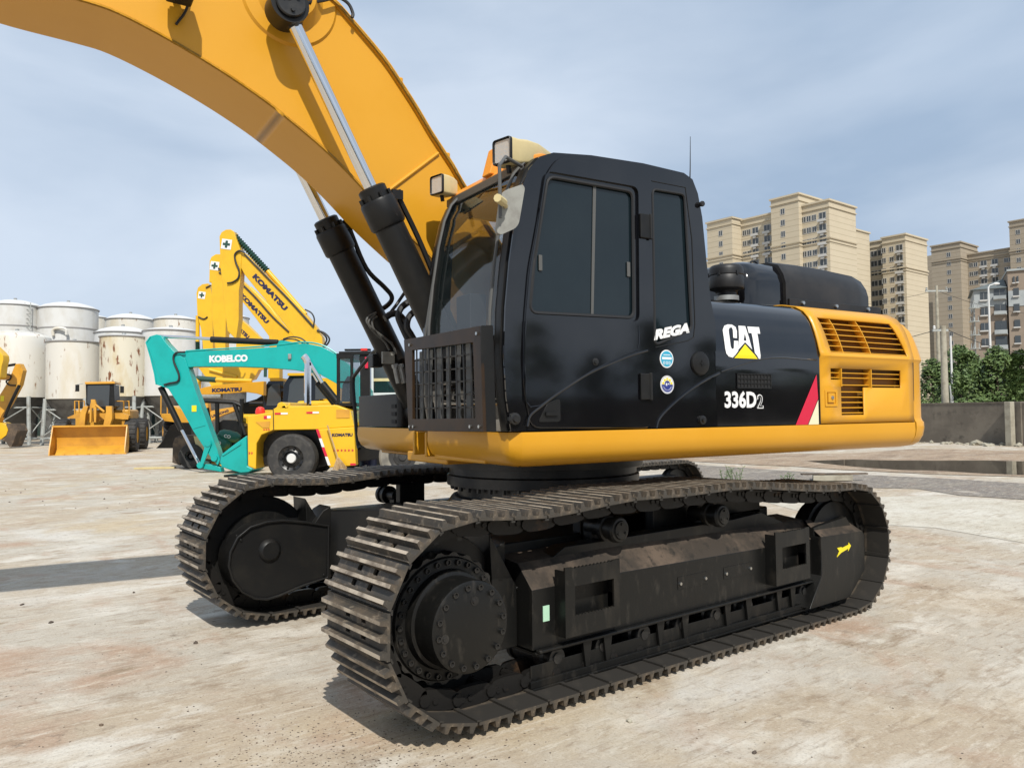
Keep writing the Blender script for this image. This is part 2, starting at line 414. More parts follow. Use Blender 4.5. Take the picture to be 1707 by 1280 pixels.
SAG = [(-2.05, 1.012), (-1.85, 1.0), (-1.6, 1.012), (-1.32, 1.035), (-1.12, 1.042), (-.8, 1.03), (-.45, 1.035), (-.2, 1.038), (.1, 1.015), (.5, .975), (.9, .94)]
PATH = track_path(-2.275, .560, .482, 1.275, .485, .452, SAG)
NEAR, FAR = -1.295, 1.295
tn = make_track(EX, NEAR, PATH, 46); tf = make_track(EX, FAR, PATH, 46)
# ---- track frame, near side (outer face near y = -1.5)
def frame_side(s, parent):
    """s=-1 near side (measured), +1 far side mirrored"""
    Y = lambda y: y*s*-1                                       # y given for the near side (negative)
    T = Matrix.Identity(4) if s < 0 else Matrix.Diagonal((1, -1, 1, 1))
    m = MB(); m.T = T
    # main box: side face, sloping top
    def sec(x, top=.60, zb=.28, yo=-1.42): return [(x, yo, zb), (x, yo, top), (x, -1.30, top+.125), (x, -1.08, top+.15), (x, -1.04, zb)]
    rows = [sec(-1.794, .597), sec(-1.117, .602), sec(.319, .581), sec(.976, .576)]
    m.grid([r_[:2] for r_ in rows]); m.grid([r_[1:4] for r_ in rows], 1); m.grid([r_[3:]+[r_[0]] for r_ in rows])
    for r_ in (rows[0], rows[-1]): m.poly(r_)
    m.box(-1.774, 1.0, -1.455, -1.42, .268, .286)               # lower lip
    m.box(-1.774, 1.0, -1.08, -1.422, .252, .268)
    m.prism([(-1.83, .58), (-1.45, .77), (.1, .78), (.45, .80), (.80, .68), (.98, .58)], -1.30, -1.18)
    m.box(-1.16, -.92, -1.12, -1.05, .58, .955); m.box(-.50, .70, -1.12, -1.05, .58, .94)
    m.prism([(-1.98, .90), (-1.80, .60), (-1.80, .28), (-1.95, .28)], -1.30, -1.06)
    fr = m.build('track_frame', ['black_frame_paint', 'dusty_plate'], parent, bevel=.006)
    # guard rail and brackets under the lip
    m = MB(); m.T = T
    m.box(-1.815, .87, -1.440, -1.408, .078, .090); m.box(-1.815, .87, -1.430, -1.412, .090, .125)
    for x in [-1.44, -1.28, -.83, -.60, -.17, .06, .42, .59]:
        m.prism([(x, .268), (x+.07, .268), (x+.045, .125), (x+.02, .125)], -1.430, -1.412)
    m.box(-1.80, .85, -1.409, -1.405, .10, .20)
    m.build('roller_guard', 'black_frame_paint', fr, bevel=.003)
    for i in range(8):                                          # track rollers
        x = -1.61+i*.345
        m = MB(); m.T = T
        m.lathe([(0, -.05), (.055, -.05), (.06, -.04), (.06, 0), (.075, .01), (.08, .06), (.07, .07), (.07, .26), (.08, .27), (.08, .30), (0, .30)], (x, -1.355, .205), (0, 1, 0), 20)
        m.lathe([(0, -.058), (.03, -.058), (.03, -.05)], (x, -1.355, .205), (0, 1, 0), 12)
        m.build('track_roller', 'black_steel', fr)
    for x, z in ((-1.122, .845), (-.155, .840)):                # carrier rollers
        m = MB(); m.T = T
        m.lathe([(0, -.012), (.050, -.012), (.055, -.002), (.068, 0), (.076, .012), (.076, .045), (.064, .05), (.064, .09), (.076, .095), (.076, .13), (.05, .135), (.05, .26), (0, .26)], (x, -1.42, z), (0, 1, 0), 28)
        for k in range(3):
            a = R(90+120*k); m.cyl((x+.035*math.cos(a), -1.432, z+.035*math.sin(a)), (x+.035*math.cos(a), -1.44, z+.035*math.sin(a)), .008, n=6)
        m.box(x-.04, x+.04, -1.22, -1.15, z-.16, z)
        m.build('carrier_roller', 'black_frame_paint', fr)
    # steps
    for (x0, x1, zt, zb, hx0, hx1, hz0, hz1) in ((-1.635, -1.22, .705, .335, -1.565, -1.268, .442, .600), (.306, .728, .692, .328, .385, .682, .430, .582)):
        m = MB(); m.T = T
        n_ = 12; hole = [(hx1, hz1), (hx0, hz1), (hx0, hz0)]
        for k in range(1, n_*2): hole.append((hx0+(hx1-hx0)*k/(2*n_), hz0+(.008 if k % 2 else 0)))
        hole.append((hx1, hz0))
        top = [(x1, zb), (x1, zt)]
        for k in range(1, n_*2): top.append((x1-.04-(x1-x0-.08)*k/(2*n_), zt-.01+(.008 if k % 2 else 0)))
        top += [(x0, zt), (x0, zb)]
        m.prism(top, -1.505, -1.493, holes=[hole])
        m.box(x0, x0+.012, -1.493, -1.421, zb, zt-.02); m.box(x1-.012, x1, -1.493, -1.421, zb, zt-.02); m.box(x0+.012, x1-.012, -1.493, -1.421, zb, zb+.012)
        m.build('step', 'black_frame_paint', fr)
    # front idler guard box
    m = MB(); m.T = T
    a = [(.865, .10), (.70, .10), (.78, .20), (.89, .31), (.89, .575), (.97, .605), (1.42, .600), (1.50, .555), (1.505, .29), (1.27, .10)]
    m.prism([(.72, .105), (.89, .32), (.89, .60), (1.49, .583), (1.515, .555), (1.515, .285), (1.27, .105)], -1.50, -1.40)
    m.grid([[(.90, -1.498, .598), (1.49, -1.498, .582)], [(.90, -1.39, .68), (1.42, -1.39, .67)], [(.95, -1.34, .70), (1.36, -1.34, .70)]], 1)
    m.prism([(.90, .30), (.90, .66), (1.36, .70), (1.50, .55), (1.48, .3)], -1.44, -1.40)
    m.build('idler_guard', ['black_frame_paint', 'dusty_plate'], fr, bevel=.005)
    m = MB(); m.T = T
    m.lathe([(.0, -.11), (.09, -.11), (.12, -.10), (.30, -.09), (.335, -.085), (.335, -.05), (.36, -.045), (.36, .045), (.335, .05), (.335, .085), (.3, .09), (.12, .1), (0, .1)], (1.275, -1.295, .485), (0, 1, 0), 40)
    m.build('idler', 'black_frame_paint', fr)
    # decals on the frame
    if s < 0:
        m = MB(); x, z = 1.15, .475
        arrow = [(1.10, .430), (1.16, .455), (1.265, .475), (1.262, .455), (1.305, .492), (1.272, .520), (1.270, .503), (1.18, .490), (1.165, .497), (1.105, .497), (1.135, .468)]
        m.prism(arrow, -1.5035, -1.5005); m.build('arrow_decal', 'yellow_decal', fr, smooth=False)
        for x in (-.604, -.358, -.142, .124):
            m = MB(); m.lathe([(0, -.012), (.010, -.012), (.012, -.006), (.012, 0)], (x, -1.421, .463), (0, 1, 0), 8); m.build('bolt', 'bright_bolt', fr)
        m = MB(); m.box(-1.722, -1.678, -1.4245, -1.421, .422, .504); m.build('sticker', 'pale_green_decal', fr)
        m = MB(); m.box(-.624, -.337, -1.423, -1.4205, .427, .504)
        m.build('cover_plate', 'black_frame_paint', fr, bevel=.001); m = MB(); m.box(-.163, .145, -1.423, -1.4205, .427, .504); m.build('cover_plate', 'black_frame_paint', fr, bevel=.001)
    return fr
fn = frame_side(-1, EX); ff = frame_side(1, EX)
# ---- final drive (near, outer side) and sprocket
def final_drive(s, parent):
    T = Matrix.Identity(4) if s < 0 else Matrix.Diagonal((1, -1, 1, 1))
    c = (-2.280, -1.30, .520); m = MB(); m.T = T; x, y, z = c
    m.lathe([(0, -.255), (.205, -.255), (.216, -.25), (.219, -.238), (.219, -.10), (.235, -.095), (.245, -.055), (.295, -.05), (.302, -.04), (.302, 0), (.29, .02), (.30, .18), (0, .18)], (x, y, z), (0, 1, 0), 64)
    fd = m.build('final_drive', 'black_frame_paint', parent)
    b1 = MB(); b1.lathe([(.0, .003), (.007, .003), (.010, .011), (.0145, .011), (.0150, 0)], (0, 0, 0), (0, -1 if s < 0 else 1, 0), 10)
    b1 = b1.mesh('bolt', 'black_steel')
    for k in range(16):
        a = 2*math.pi*(k+.3)/16; link('bolt', b1, fd, Matrix.Translation((x+.188*math.cos(a), s*(-(y-.255)), z+.188*math.sin(a))))
    for k in range(28):
        a = 2*math.pi*k/28; link('bolt', b1, fd, Matrix.Translation((x+.276*math.cos(a), s*(-(y-.055)), z+.276*math.sin(a))))
    m = MB(); m.T = T
    for u, v in ((.02, .12), (-.15, -.03)):
        m = MB(); m.T = T; m.lathe([(0, -.262), (.012, -.262), (.014, -.258), (.022, -.258), (.022, -.255)], (x+u, y, z+v), (0, 1, 0), 12); m.build('oil_plug', 'black_steel', fd)
    m = MB(); m.T = T; o = []
    nt_ = 23
    for k in range(nt_*4):
        a = 2*math.pi*k/(nt_*4); r_ = (.322, .322, .308, .308)[k % 4]; o.append((x+r_*math.cos(a), z+r_*math.sin(a)))
    m.prism(o, -1.335, -1.255, holes=[[(x+.2*math.cos(-2*math.pi*k/24), z+.2*math.sin(-2*math.pi*k/24)) for k in range(24)]])
    m.build('sprocket', 'black_steel', fd)
    m = MB(); m.T = T; m.lathe([(0, .055), (.405, .055), (.41, .065), (.405, .075), (0, .075)], (x, y, z), (0, 1, 0), 48); m.build('inner_disc', 'black_satin_paint', fd)
    return fd
final_drive(-1, EX); final_drive(1, EX)
def motor_guard(s, parent):
    """rounded plate guard on the inner side of each sprocket (far one shows)"""
    pts = [(3.0, 670, 300)]
    z6 = lambda a, b: (290+a/2.561, 760+b/2.561)
    px = [z6(*q) for q in ((665, 300), (560, 283), (470, 276), (400, 283), (330, 305), (275, 350), (245, 410), (238, 470), (255, 530), (295, 580), (350, 608), (400, 612), (450, 598), (560, 552), (660, 518))]
    o = hx(px, .93, I4)
    T = Matrix.Identity(4) if s > 0 else Matrix.Diagonal((1, -1, 1, 1))
    m = MB(); m.T = T
    m.prism(o, .955, 1.20)
    c = Vector((sum(a for a, b in o)/len(o), 0, sum(b for a, b in o)/len(o)))
    rim = [(a, .945, b) for a, b in o]; m.tube(rim, .011, 6, closed=True)
    hc = hit(450, 917, 'y', .95); m.lathe([(0, -.03), (.06, -.03), (.075, -.018), (.085, 0)], (hc.x, .955, hc.z), (0, 1, 0), 28)
    for q in ((395, 893), (412, 990), (540, 958), (402, 900)):
        v = hit(*q, 'y', .95); m.cyl((v.x, .945, v.z), (v.x, .956, v.z), .011, n=8)
    m.prism([(-2.02, .28), (-1.80, .28), (-1.80, .83), (-1.86, .80), (-2.02, .60)], 1.0, 1.2)
    return m.build('motor_guard', 'black_satin_paint', parent, bevel=.004)
motor_guard(1, ff); motor_guard(-1, fn)
# ---- car body
m = MB()
m.lathe([(0, .30), (.78, .30), (.78, .80), (.70, .92), (0, .92)], (-.5, 0, 0), (0, 0, 1), 32)
for sx in (-1, 1):
    for sy in (-1, 1):
        X = lambda x: -.5+sx*x
        lo = [(X(.15), sy*.2, .33), (X(.66), sy*.15, .33), (X(1.30), sy*1.0, .33), (X(1.30), sy*1.12, .33), (X(.35), sy*1.12, .33)]
        hi = [(X(.15), sy*.2, .88), (X(.66), sy*.15, .84), (X(1.30), sy*1.0, .80), (X(1.30), sy*1.12, .80), (X(.55), sy*1.12, .80)]
        m.grid([lo, hi], closed=True); m.poly(lo); m.poly(hi)
m.build('car_body', 'black_satin_paint', EX, bevel=.012)
m = MB()
m.lathe([(.55, .90), (.66, .92), (.66, .99), (.74, 1.0), (.74, 1.07), (.72, 1.08), (.72, 1.13), (.77, 1.135), (.77, 1.2), (.5, 1.2)], (-.5, 0, 0), (0, 0, 1), 64)
for k in range(40):
    a = 2*math.pi*k/40; m.cyl((-.5+.70*math.cos(a), .70*math.sin(a), .965), (-.5+.70*math.cos(a), .70*math.sin(a), 1.0), .016, n=6)
m.build('swing_ring', 'black_steel', EX)
# ================================================================== UPPER BODY (frame UF)
def ub(mb, name, mt, parent=EX, **k): return mb.build(name, mt, parent, UF, **k)
def H(px, py, y): v = hit(px, py, 'y', y, UF); return (v.x, v.z)
# ---- platform skirts: profile (inward, z) swept along plan path
def sweep(mb, path, prof, m=0, closed=False, skip=None):
    rows = []
    k = len(path)
    for i in range(k):
        p = Vector(path[i]); a = Vector(path[max(i-1, 0)]); b = Vector(path[min(i+1, k-1)])
        if 0 < i < k-1:
            d1 = (p-a).normalized(); d2 = (b-p).normalized(); n1 = Vector((-d1.y, d1.x)); n2 = Vector((-d2.y, d2.x)); n_ = (n1+n2); n_ /= max(.3, n_.dot(n1))
        else:
            d = (b-a).normalized(); n_ = Vector((-d.y, d.x))
        rows.append([(p.x+n_.x*q[0], p.y+n_.y*q[0], q[1]) for q in prof])
    mb.grid(rows, m, skip=skip); return rows
SK = [(.35, 1.425), (.0, 1.425), (-.004, 1.36), (.006, 1.31), (.028, 1.27), (.07, 1.240), (.13, 1.228), (.45, 1.225), (.45, 1.425)]
m = MB()
pa = [(-1.655, -.43), (-1.665, -.9), (-1.672, -1.38), (-1.655, -1.45), (-1.60, -1.5), (-1.4, -1.507), (2.093, -1.507)]
r_ = sweep(m, pa, SK); m.poly(r_[0]); m.poly(r_[-1])
ub(m, 'platform_skirt', 'orange_yellow_paint')
m = MB()
pa = [(2.093, 1.507), (-1.2, 1.507), (-1.38, 1.48), (-1.46, 1.38), (-1.49, .9), (-1.50, .20), (-1.50, .12)]
r_ = sweep(m, pa, SK); m.poly(r_[0]); m.poly(r_[-1])
ub(m, 'platform_skirt', 'orange_yellow_paint')
m = MB()
m.box(-1.35, 2.4, -1.12, 1.12, 1.21, 1.42)                      # main deck
m.box(-1.62, -1.35, -1.12, -.45, 1.235, 1.42); 
m.prism([(-1.66, 1.25), (-1.66, 1.41), (-1.2, 1.41), (-1.2, 1.25)], -.415, -.385)
m.prism([(-1.62, 1.25), (-1.62, 1.41), (-1.2, 1.41), (-1.2, 1.25)], -.14, -.11)
m.prism([(-1.50, 1.19), (-1.50, 1.26), (-1.0, 1.24), (-1.0, 1.19)], -.40, .25)
ub(m, 'deck_frame', 'orange_yellow_paint', bevel=.01)
# ---- boom foot bracket & right-hand toolbox, rail
m = MB()
for y in (-.42, -.30, .30, .42): m.prism([(-1.2, 1.42), (-1.15, 1.75), (-.75, 2.1), (-.5, 2.15), (-.2, 1.9), (.1, 1.42)], y-.02, y+.02)
m.box(-1.15, .5, -.40, .40, 1.42, 1.60)
ub(m, 'boom_bracket', 'black_satin_paint', bevel=.006)
m = MB(); m.prism(rpoly([(-1.47, .62-.6+.45), (-1.47, 1.36), (-.9, 1.36), (-.9, .47)], .05), 1.432, 1.69, 'xy')
tb = ub(m, 'tool_box', 'black_satin_paint', bevel=.03)
m = MB()
for k in range(3): m.box(-1.476, -1.466, .52, .60, 1.46+.06*k, 1.49+.06*k)
ub(m, 'vent_slots', 'dark_interior', tb)
m = MB(); rl = [hit(a, b, 'x', -1.42, UF) for a, b in ((648, 560), (640, 577), (624, 586), (594, 622), (589, 634), (590, 662), (596, 735), (599, 748))]
m.tube(smoothline([tuple(v) for v in rl], 4), .017, 8)
ub(m, 'handrail', 'black_satin_paint')
m = MB(); m.box(-.9, 2.0, .45, 1.48, 1.43, 2.05); ub(m, 'right_side_housing', 'black_gloss_paint', bevel=.05)

# ---- engine side panels: section y(z) of the left side
PR = [(.0, 1.432), (-.002, 1.60), (-.004, 1.78), (-.006, 1.90), (.004, 1.945), (.020, 2.02), (.040, 2.09), (.064, 2.155), (.092, 2.205), (.130, 2.250), (.20, 2.29), (.32, 2.315), (.60, 2.33), (1.0, 2.335)]
PRD = [(.010, 1.432), (.010, 1.896), (-.004, 1.922), (.002, 1.945)]+[q for q in PR if q[1] > 1.95]
def ysurf(z, P=None):
    q = [(b, -1.5+a) for a, b in (P or PR)]
    for (z0, y0), (z1, y1) in zip(q, q[1:]):
        if z <= z1: return y0+(y1-y0)*(max(z, z0)-z0)/(z1-z0)
    return q[-1][1]
def onsurf(px, py, off=0):
    y = -1.5
    for _ in range(8): v = hit(px, py, 'y', y, UF); y = ysurf(v.z)-off
    return v
m = MB(); r_ = sweep(m, [(-.115, -1.5), (.93, -1.5)], PR); m.poly(r_[0]+[(-.115, -.5, 1.432)]); m.poly(r_[1]+[(.93, -.5, 1.432)])
side = ub(m, 'engine_side_panel', 'black_gloss_paint')
# swoosh ridge + seam
m = MB(); z46 = lambda a, b: (1160+a/5.817, 500+b/5.817)
pts = [onsurf(*z46(*q)) for q in ((245, 695), (400, 640), (560, 590), (700, 565), (850, 560), (1000, 572), (1175, 585))]
m.tube([tuple(p) for p in smoothline(pts, 5)], .006, 6); ub(m, 'ridge', 'black_gloss_paint', side)
# vent grille
m = MB(); v0 = onsurf(1228, 623); v1 = onsurf(1284, 647)
m.box(v0.x, v1.x, -1.5075, -1.49, v1.z, v0.z); gr = ub(m, 'vent_grille', 'dark_interior', side)
m = MB()
for k in range(11): x = v0.x+(v1.x-v0.x)*k/10; m.box(x-.0035, x+.0035, -1.512, -1.5075, v1.z-.003, v0.z+.003)
for k in range(4): z = v1.z+(v0.z-v1.z)*k/3; m.box(v0.x-.003, v1.x+.003, -1.513, -1.508, z-.0035, z+.0035)
ub(m, 'grille_bars', 'black_satin_paint', side)
# decals that lie on the curved surface
def decal(name, polys, mt, parent, off=.003, cuts=True):
    """polys = list of (outer px list, [hole px lists]) projected onto the flank section"""
    mb = MB()
    for o, hs in polys:
        loops = [[(lambda v: (v.x, v.z))(onsurf(*q, off)) for q in l] for l in [o]+hs]
        tr = tessellate_polygon([[Vector((a, b, 0)) for a, b in l] for l in loops]); ids = [mb.pt((a, 0, b)) for l in loops for a, b in l]
        for t_ in tr: mb.face([ids[k] for k in t_])
    me = mb.mesh(name, mt, smooth=False); b = bmesh.new(); b.from_mesh(me)
    for z in [1.9+.02*k for k in range(16)]:
        bmesh.ops.bisect_plane(b, geom=b.verts[:]+b.edges[:]+b.faces[:], plane_co=(0, 0, z), plane_no=(0, 0, 1))
    for v in b.verts: v.co.y = ysurf(v.co.z)-off
    bmesh.ops.recalc_face_normals(b, faces=b.faces)
    if b.faces and sum(f.normal.y for f in b.faces) > 0: bmesh.ops.reverse_faces(b, faces=b.faces)
    b.to_mesh(me); b.free(); return link(name, me, parent, UF)
Z = lambda l: [z46(*q) for q in l]
Cc = [(398, 372), (398, 300), (385, 262), (350, 240), (310, 237), (275, 250), (260, 290), (268, 345), (285, 470), (296, 520), (318, 548), (358, 560), (412, 492), (412, 398), (370, 394), (368, 470), (350, 476), (338, 450), (322, 330), (318, 290), (328, 268), (350, 268), (358, 290), (362, 366)]
Aa = [(412, 250), (478, 254), (546, 480), (477, 410), (412, 482), (418, 360)]
Ah = [(462, 372), (474, 312), (490, 384), (477, 396), (462, 410)]
Tt = [(498, 258), (612, 264), (624, 328), (596, 326), (626, 574), (612, 574), (572, 512), (540, 322), (512, 320)]
decal('cat_lettering', [(Z(Cc), []), (Z(Aa), [Z([(463, 388), (474, 325), (490, 392), (477, 398)])]), (Z(Tt), [])], 'white_decal', side)
decal('cat_triangle', [(Z([(372, 563), (477, 430), (600, 572)]), [])], 'yellow_decal', side, .0035)
decal('red_stripe', [(Z([(1170, 722), (1186, 955), (1086, 1208), (968, 1212)]), [])], 'red_decal', side)
decal('cream_stripe', [(Z([(1187, 968), (1193, 1205), (1092, 1208)]), [])], 'cream_decal', side, .0032)
m = MB(); p0 = onsurf(*z46(276, 1048)); p1 = onsurf(*z46(584, 1052)); p2 = onsurf(*z46(276, 882))
text(m, '336D', (p0.x, -1.5045, p0.z), (1, 0, 0), (0, 0, 1), p1.x-p0.x, p2.z-p0.z, .002, .035)
ub(m, 'model_number', 'white_decal', side, smooth=False)
m = MB(); p0 = onsurf(*z46(592, 1052)); p1 = onsurf(*z46(650, 1052)); p2 = onsurf(*z46(592, 915))
text(m, '2', (p0.x, -1.5045, p0.z), (1, 0, 0), (0, 0, 1), p1.x-p0.x, p2.z-p0.z, .002, .03)
o2 = ub(m, 'model_number', 'white_decal', side, smooth=False)
m = MB(); w_ = p1.x-p0.x; h_ = p2.z-p0.z
text(m, '2', (p0.x+w_*.12, -1.5068, p0.z+h_*.07), (1, 0, 0), (0, 0, 1), w_*.76, h_*.86, .001, .0)
ub(m, 'digit_centre', 'black_gloss_paint', side, smooth=False)

# ---- yellow louvred engine door
def sweep_door(xa, xb, cols, name, holes):
    """cols: x positions as (x at z<=1.93, x at top); holes: set of (col, z0, z1)"""
    mb = MB(); zz = sorted(set([1.432, 1.49, 1.695, 1.75, 1.832, 1.896, 1.922, 1.945]+[q[1] for q in PR if q[1] > 1.945]))
    def x_at(c, z):
        t = min(1, max(0, (z-1.945)/(2.215-1.945))); return c[0]+(c[1]-c[0])*t
    rows = [[(x_at(c, z), ysurf(z, PRD), z) for z in zz] for c in cols]
    def sk(i, j):
        for (c0, c1, a, b) in holes:
            if c0 <= i < c1 and a-.001 <= zz[j] and zz[j+1] <= b+.001: return True
        return False
    mb.grid(rows, skip=sk); return mb, zz, x_at
cols = [(.938, .938), (1.06, 1.03), (1.175, 1.14), (1.45, 1.44), (1.50, 1.50), (1.928, 1.80), (2.02, 1.93), (2.093, 2.093)]
# upper louvre between col1 and col6 ; lower louvre L-shape
up_z = (1.945, 2.205)
holes = [(1, 6, 1.945, 2.205), (1, 5, 1.75, 1.832), (2, 5, 1.695, 1.75), (2, 3, 1.49, 1.695)]
mb, zz, x_at = sweep_door(.938, 2.093, cols, 'd', holes)
mb.prism([(.938, 1.432), (.938, 1.49), (2.093, 1.49), (2.093, 1.432)], -1.46, -1.40)
door = ub(mb, 'louvred_door', 'orange_yellow_paint')
mo = door.modifiers.new('solid', 'SOLIDIFY'); mo.thickness = .012; mo.offset = 1
m = MB()
m.grid([[(x, ysurf(z)+.060, z) for z in zz] for x in (1.0, 1.5, 2.06)])
ub(m, 'shade_backing', 'shaded_louvre_backing', door)  # sheet behind the slats, the recess shade painted into its colour
def slat(mb, x0, x1, z, d=.055):
    y = ysurf(z, PRD); p = [(y+.001, z-.003), (y+.001, z+.003), (y+d, z+.008), (y+d, z+.003)]
    mb.prism(p, x0, x1, 'yz')
for k in range(6):
    z = 1.955+.043*k; m = MB(); slat(m, x_at(cols[1], z), x_at(cols[6], z), z); ub(m, 'louvre', 'orange_yellow_paint', door)
for k in range(2):
    z = 1.765+.036*k; m = MB(); slat(m, 1.06, 1.928, z); ub(m, 'louvre', 'orange_yellow_paint', door)
m = MB(); slat(m, 1.175, 1.928, 1.712); ub(m, 'louvre', 'orange_yellow_paint', door)
for k in range(5):
    z = 1.505+.039*k; m = MB(); slat(m, 1.175, 1.45, z); ub(m, 'louvre', 'orange_yellow_paint', door)
m = MB()
for fx in (.17, .52):                                            # curved uprights
    rows = []
    for z in [1.945+.026*k for k in range(11)]:
        a, b = x_at(cols[1], z), x_at(cols[6], z); x = a+(b-a)*fx; rows.append((x, ysurf(z), z))
    for (x0, y0, z0), (x1, y1, z1) in zip(rows, rows[1:]):
        m.grid([[(x0-.004, y0-.002, z0), (x0+.004, y0-.002, z0), (x0+.004, y0+.06, z0), (x0-.004, y0+.06, z0)], [(x1-.004, y1-.002, z1), (x1+.004, y1-.002, z1), (x1+.004, y1+.06, z1), (x1-.004, y1+.06, z1)]], closed=True)
    if fx < .3: ub(m, 'louvre_upright', 'orange_yellow_paint', door); m = MB()
ub(m, 'louvre_upright', 'orange_yellow_paint', door); m = MB()
m.box(1.535, 1.543, -1.508, -1.44, 1.695, 1.832); ub(m, 'louvre_upright', 'orange_yellow_paint', door); m = MB(); m.box(1.175, 1.183, -1.508, -1.44, 1.70, 1.832)
ub(m, 'louvre_upright', 'orange_yellow_paint', door)
m = MB(); m.prism(rrect(.985, 1.125, 1.555, 1.675, .006), -1.508, -1.499, holes=[rrect(1.005, 1.105, 1.572, 1.658, .005)[::-1]])
m.box(1.012, 1.085, -1.514, -1.503, 1.585, 1.652)
m.lathe([(0, -.012), (.012, -.012), (.015, -.004), (.015, 0)], (1.055, -1.510, 1.618), (0, 1, 0), 12, 1)
ub(m, 'door_latch', ['orange_yellow_paint', 'bright_bolt'], door)
m = MB(); m.box(.930, .938, -1.50, -1.44, 1.432, 1.93); m.box(2.093, 2.112, -1.490, -1.40, 1.31, 1.95)
m.grid([[(x, ysurf(z)+.012, z) for z in zz] for x in (2.085, 2.12)])
ub(m, 'panel_gap', 'dark_interior', door)
# ---- counterweight
m = MB()
def cwp(dx): return [(2.112, -1.502), (2.20, -1.500), (2.262, -1.475), (2.298, -1.42), (2.34, -1.32), (2.50, -1.10), (2.74, -.65), (2.84, 0), (2.74, .65), (2.50, 1.10), (2.34, 1.32), (2.298, 1.42), (2.262, 1.475), (2.20, 1.5), (2.112, 1.502)]
CW = [(.40, 1.228), (.15, 1.228), (.075, 1.240), (.03, 1.268), (.002, 1.32), (-.008, 1.38), (-.006, 1.425), (.004, 1.436), (.012, 1.46), (.012, 1.896), (-.002, 1.922), (.004, 1.945), (.020, 2.01), (.045, 2.09), (.075, 2.16), (.12, 2.215), (.18, 2.25), (.30, 2.27), (.40, 2.27)]
r_ = sweep(m, cwp(0), CW); m.poly(r_[0]); m.poly(r_[-1]); m.box(2.0, 2.45, -1.1, 1.1, 1.235, 2.26)
ub(m, 'counterweight', 'orange_yellow_paint', angle=40)
# ---- engine bonnet
m = MB()
m.box(.0, 2.10, -1.02, 1.0, 2.20, 2.335); ub(m, 'bonnet_deck', 'black_satin_paint', bevel=.02)
Yh = -.92
def hz(px, py, y=Yh): return H(px, py, y)
b0 = [(-.92, 2.36), (-.92, 2.55), (-.90, 2.62), (-.85, 2.70), (-.75, 2.735), (.3, 2.755), (.42, 2.71), (.46, 2.6), (.46, 2.36)]
m = MB()
rows = []
for x, s in ((.86, .0), (.88, .6), (.94, .9), (1.02, 1.0), (1.25, 1.0), (1.30, 1.0)):
    rows.append([(x, y, 2.36+(z-2.36)*(.35+.65*s) if s < 1 else z) if False else (x, y+(.10*(1-s)), 2.36+(z-2.36)*(.72+.28*s)) for y, z in b0])
m.grid(rows); m.poly(rows[0]); m.poly(rows[-1])
eh = ub(m, 'engine_hood', 'black_gloss_paint', angle=50)
m = MB(); rows = []
for x, s, dz in ((1.285, 1.04, 0), (1.32, 1.05, 0), (1.6, 1.05, .004), (1.9, 1.05, .0), (2.25, 1.04, -.012), (2.42, 1.0, -.03), (2.54, .84, -.045), (2.60, .55, -.055)):
    rows.append([(x, (y+.23)*s-.23, 2.34+(z-2.34)*s+dz) for y, z in b0])
m.grid(rows); m.poly(rows[0]); m.poly(rows[-1])
hc = ub(m, 'hood_cover', 'hood_black', angle=50)
m = MB(); m.box(1.30, 2.52, -.972, -.955, 2.335, 2.43); m.box(1.25, 2.5, -1.0, -.5, 2.30, 2.345)
ub(m, 'cover_flange', 'hood_black', hc, bevel=.005)
for x in (1.45, 1.88, 2.32):
    m = MB(); m.lathe([(0, -.02), (.014, -.02), (.018, -.01), (.018, 0)], (x, -.972, 2.40), (0, 1, 0), 10); ub(m, 'bolt', 'bright_bolt', hc)
m = MB(); m.tube([(.86, -.86, 2.36), (1.0, -.94, 2.352), (1.28, -.96, 2.352)], .012, 6); ub(m, 'seal', 'grey_hose', eh)
c = H(1212, 490, -.95)
m = MB(); x, z = .60, 2.36
m.lathe([(.085, .0), (.085, .03), (.075, .035), (.075, .06), (.085, .075), (.128, .092), (.132, .10), (.132, .18), (.126, .19), (.130, .196), (.130, .235), (.124, .255), (.11, .268), (.06, .275), (0, .277)], (x, -.95, z), (0, 0, 1), 32)
for k in range(6): a = R(60*k+20); m.box(x+.13*math.cos(a)-.008, x+.13*math.cos(a)+.008, -.95+.13*math.sin(a)-.008, -.95+.13*math.sin(a)+.008, z+.185, z+.215)
pc = ub(m, 'air_precleaner', 'hood_black')
m = MB(); m.lathe([(.088, .0), (.092, .0), (.092, .035), (.088, .035)], (x, -.95, z+.002), (0, 0, 1), 32); ub(m, 'clamp_ring', 'grey_steel', pc)
m = MB(); m.tube([(1.09, -.75, 2.70), (1.11, -.75, 2.745), (1.15, -.75, 2.755), (1.19, -.75, 2.735), (1.20, -.75, 2.70)], .008, 6); ub(m, 'lifting_eye', 'black_steel', eh)

# ---- cab
CP = [(-1.672, 1.432), (-1.70, 1.62), (-1.712, 1.85), (-1.70, 2.10), (-1.672, 2.35), (-1.63, 2.60), (-1.585, 2.78), (-1.535, 2.89), (-1.465, 2.965), (-1.37, 3.005), (-1.10, 3.035), (-.70, 3.052), (-.36, 3.045), (-.285, 3.015), (-.240, 2.93), (-.205, 2.78), (-.175, 2.50), (-.145, 2.25), (-.105, 2.10), (-.105, 1.432)]
YL, YR = -1.502, -.47
CX0 = (-1.0, 2.2)
def shrink(p, d):
    o = []; k = len(p)
    for i in range(k):
        a = Vector(p[i-1]); b = Vector(p[i]); c = Vector(p[(i+1) % k]); d1 = (b-a).normalized(); d2 = (c-b).normalized()
        n_ = Vector((d1.y, -d1.x))+Vector((d2.y, -d2.x)); n_ /= max(.4, n_.length/1.0) if False else 1
        n_.normalize(); o.append((b.x+n_.x*d, b.y+n_.y*d))
    return o
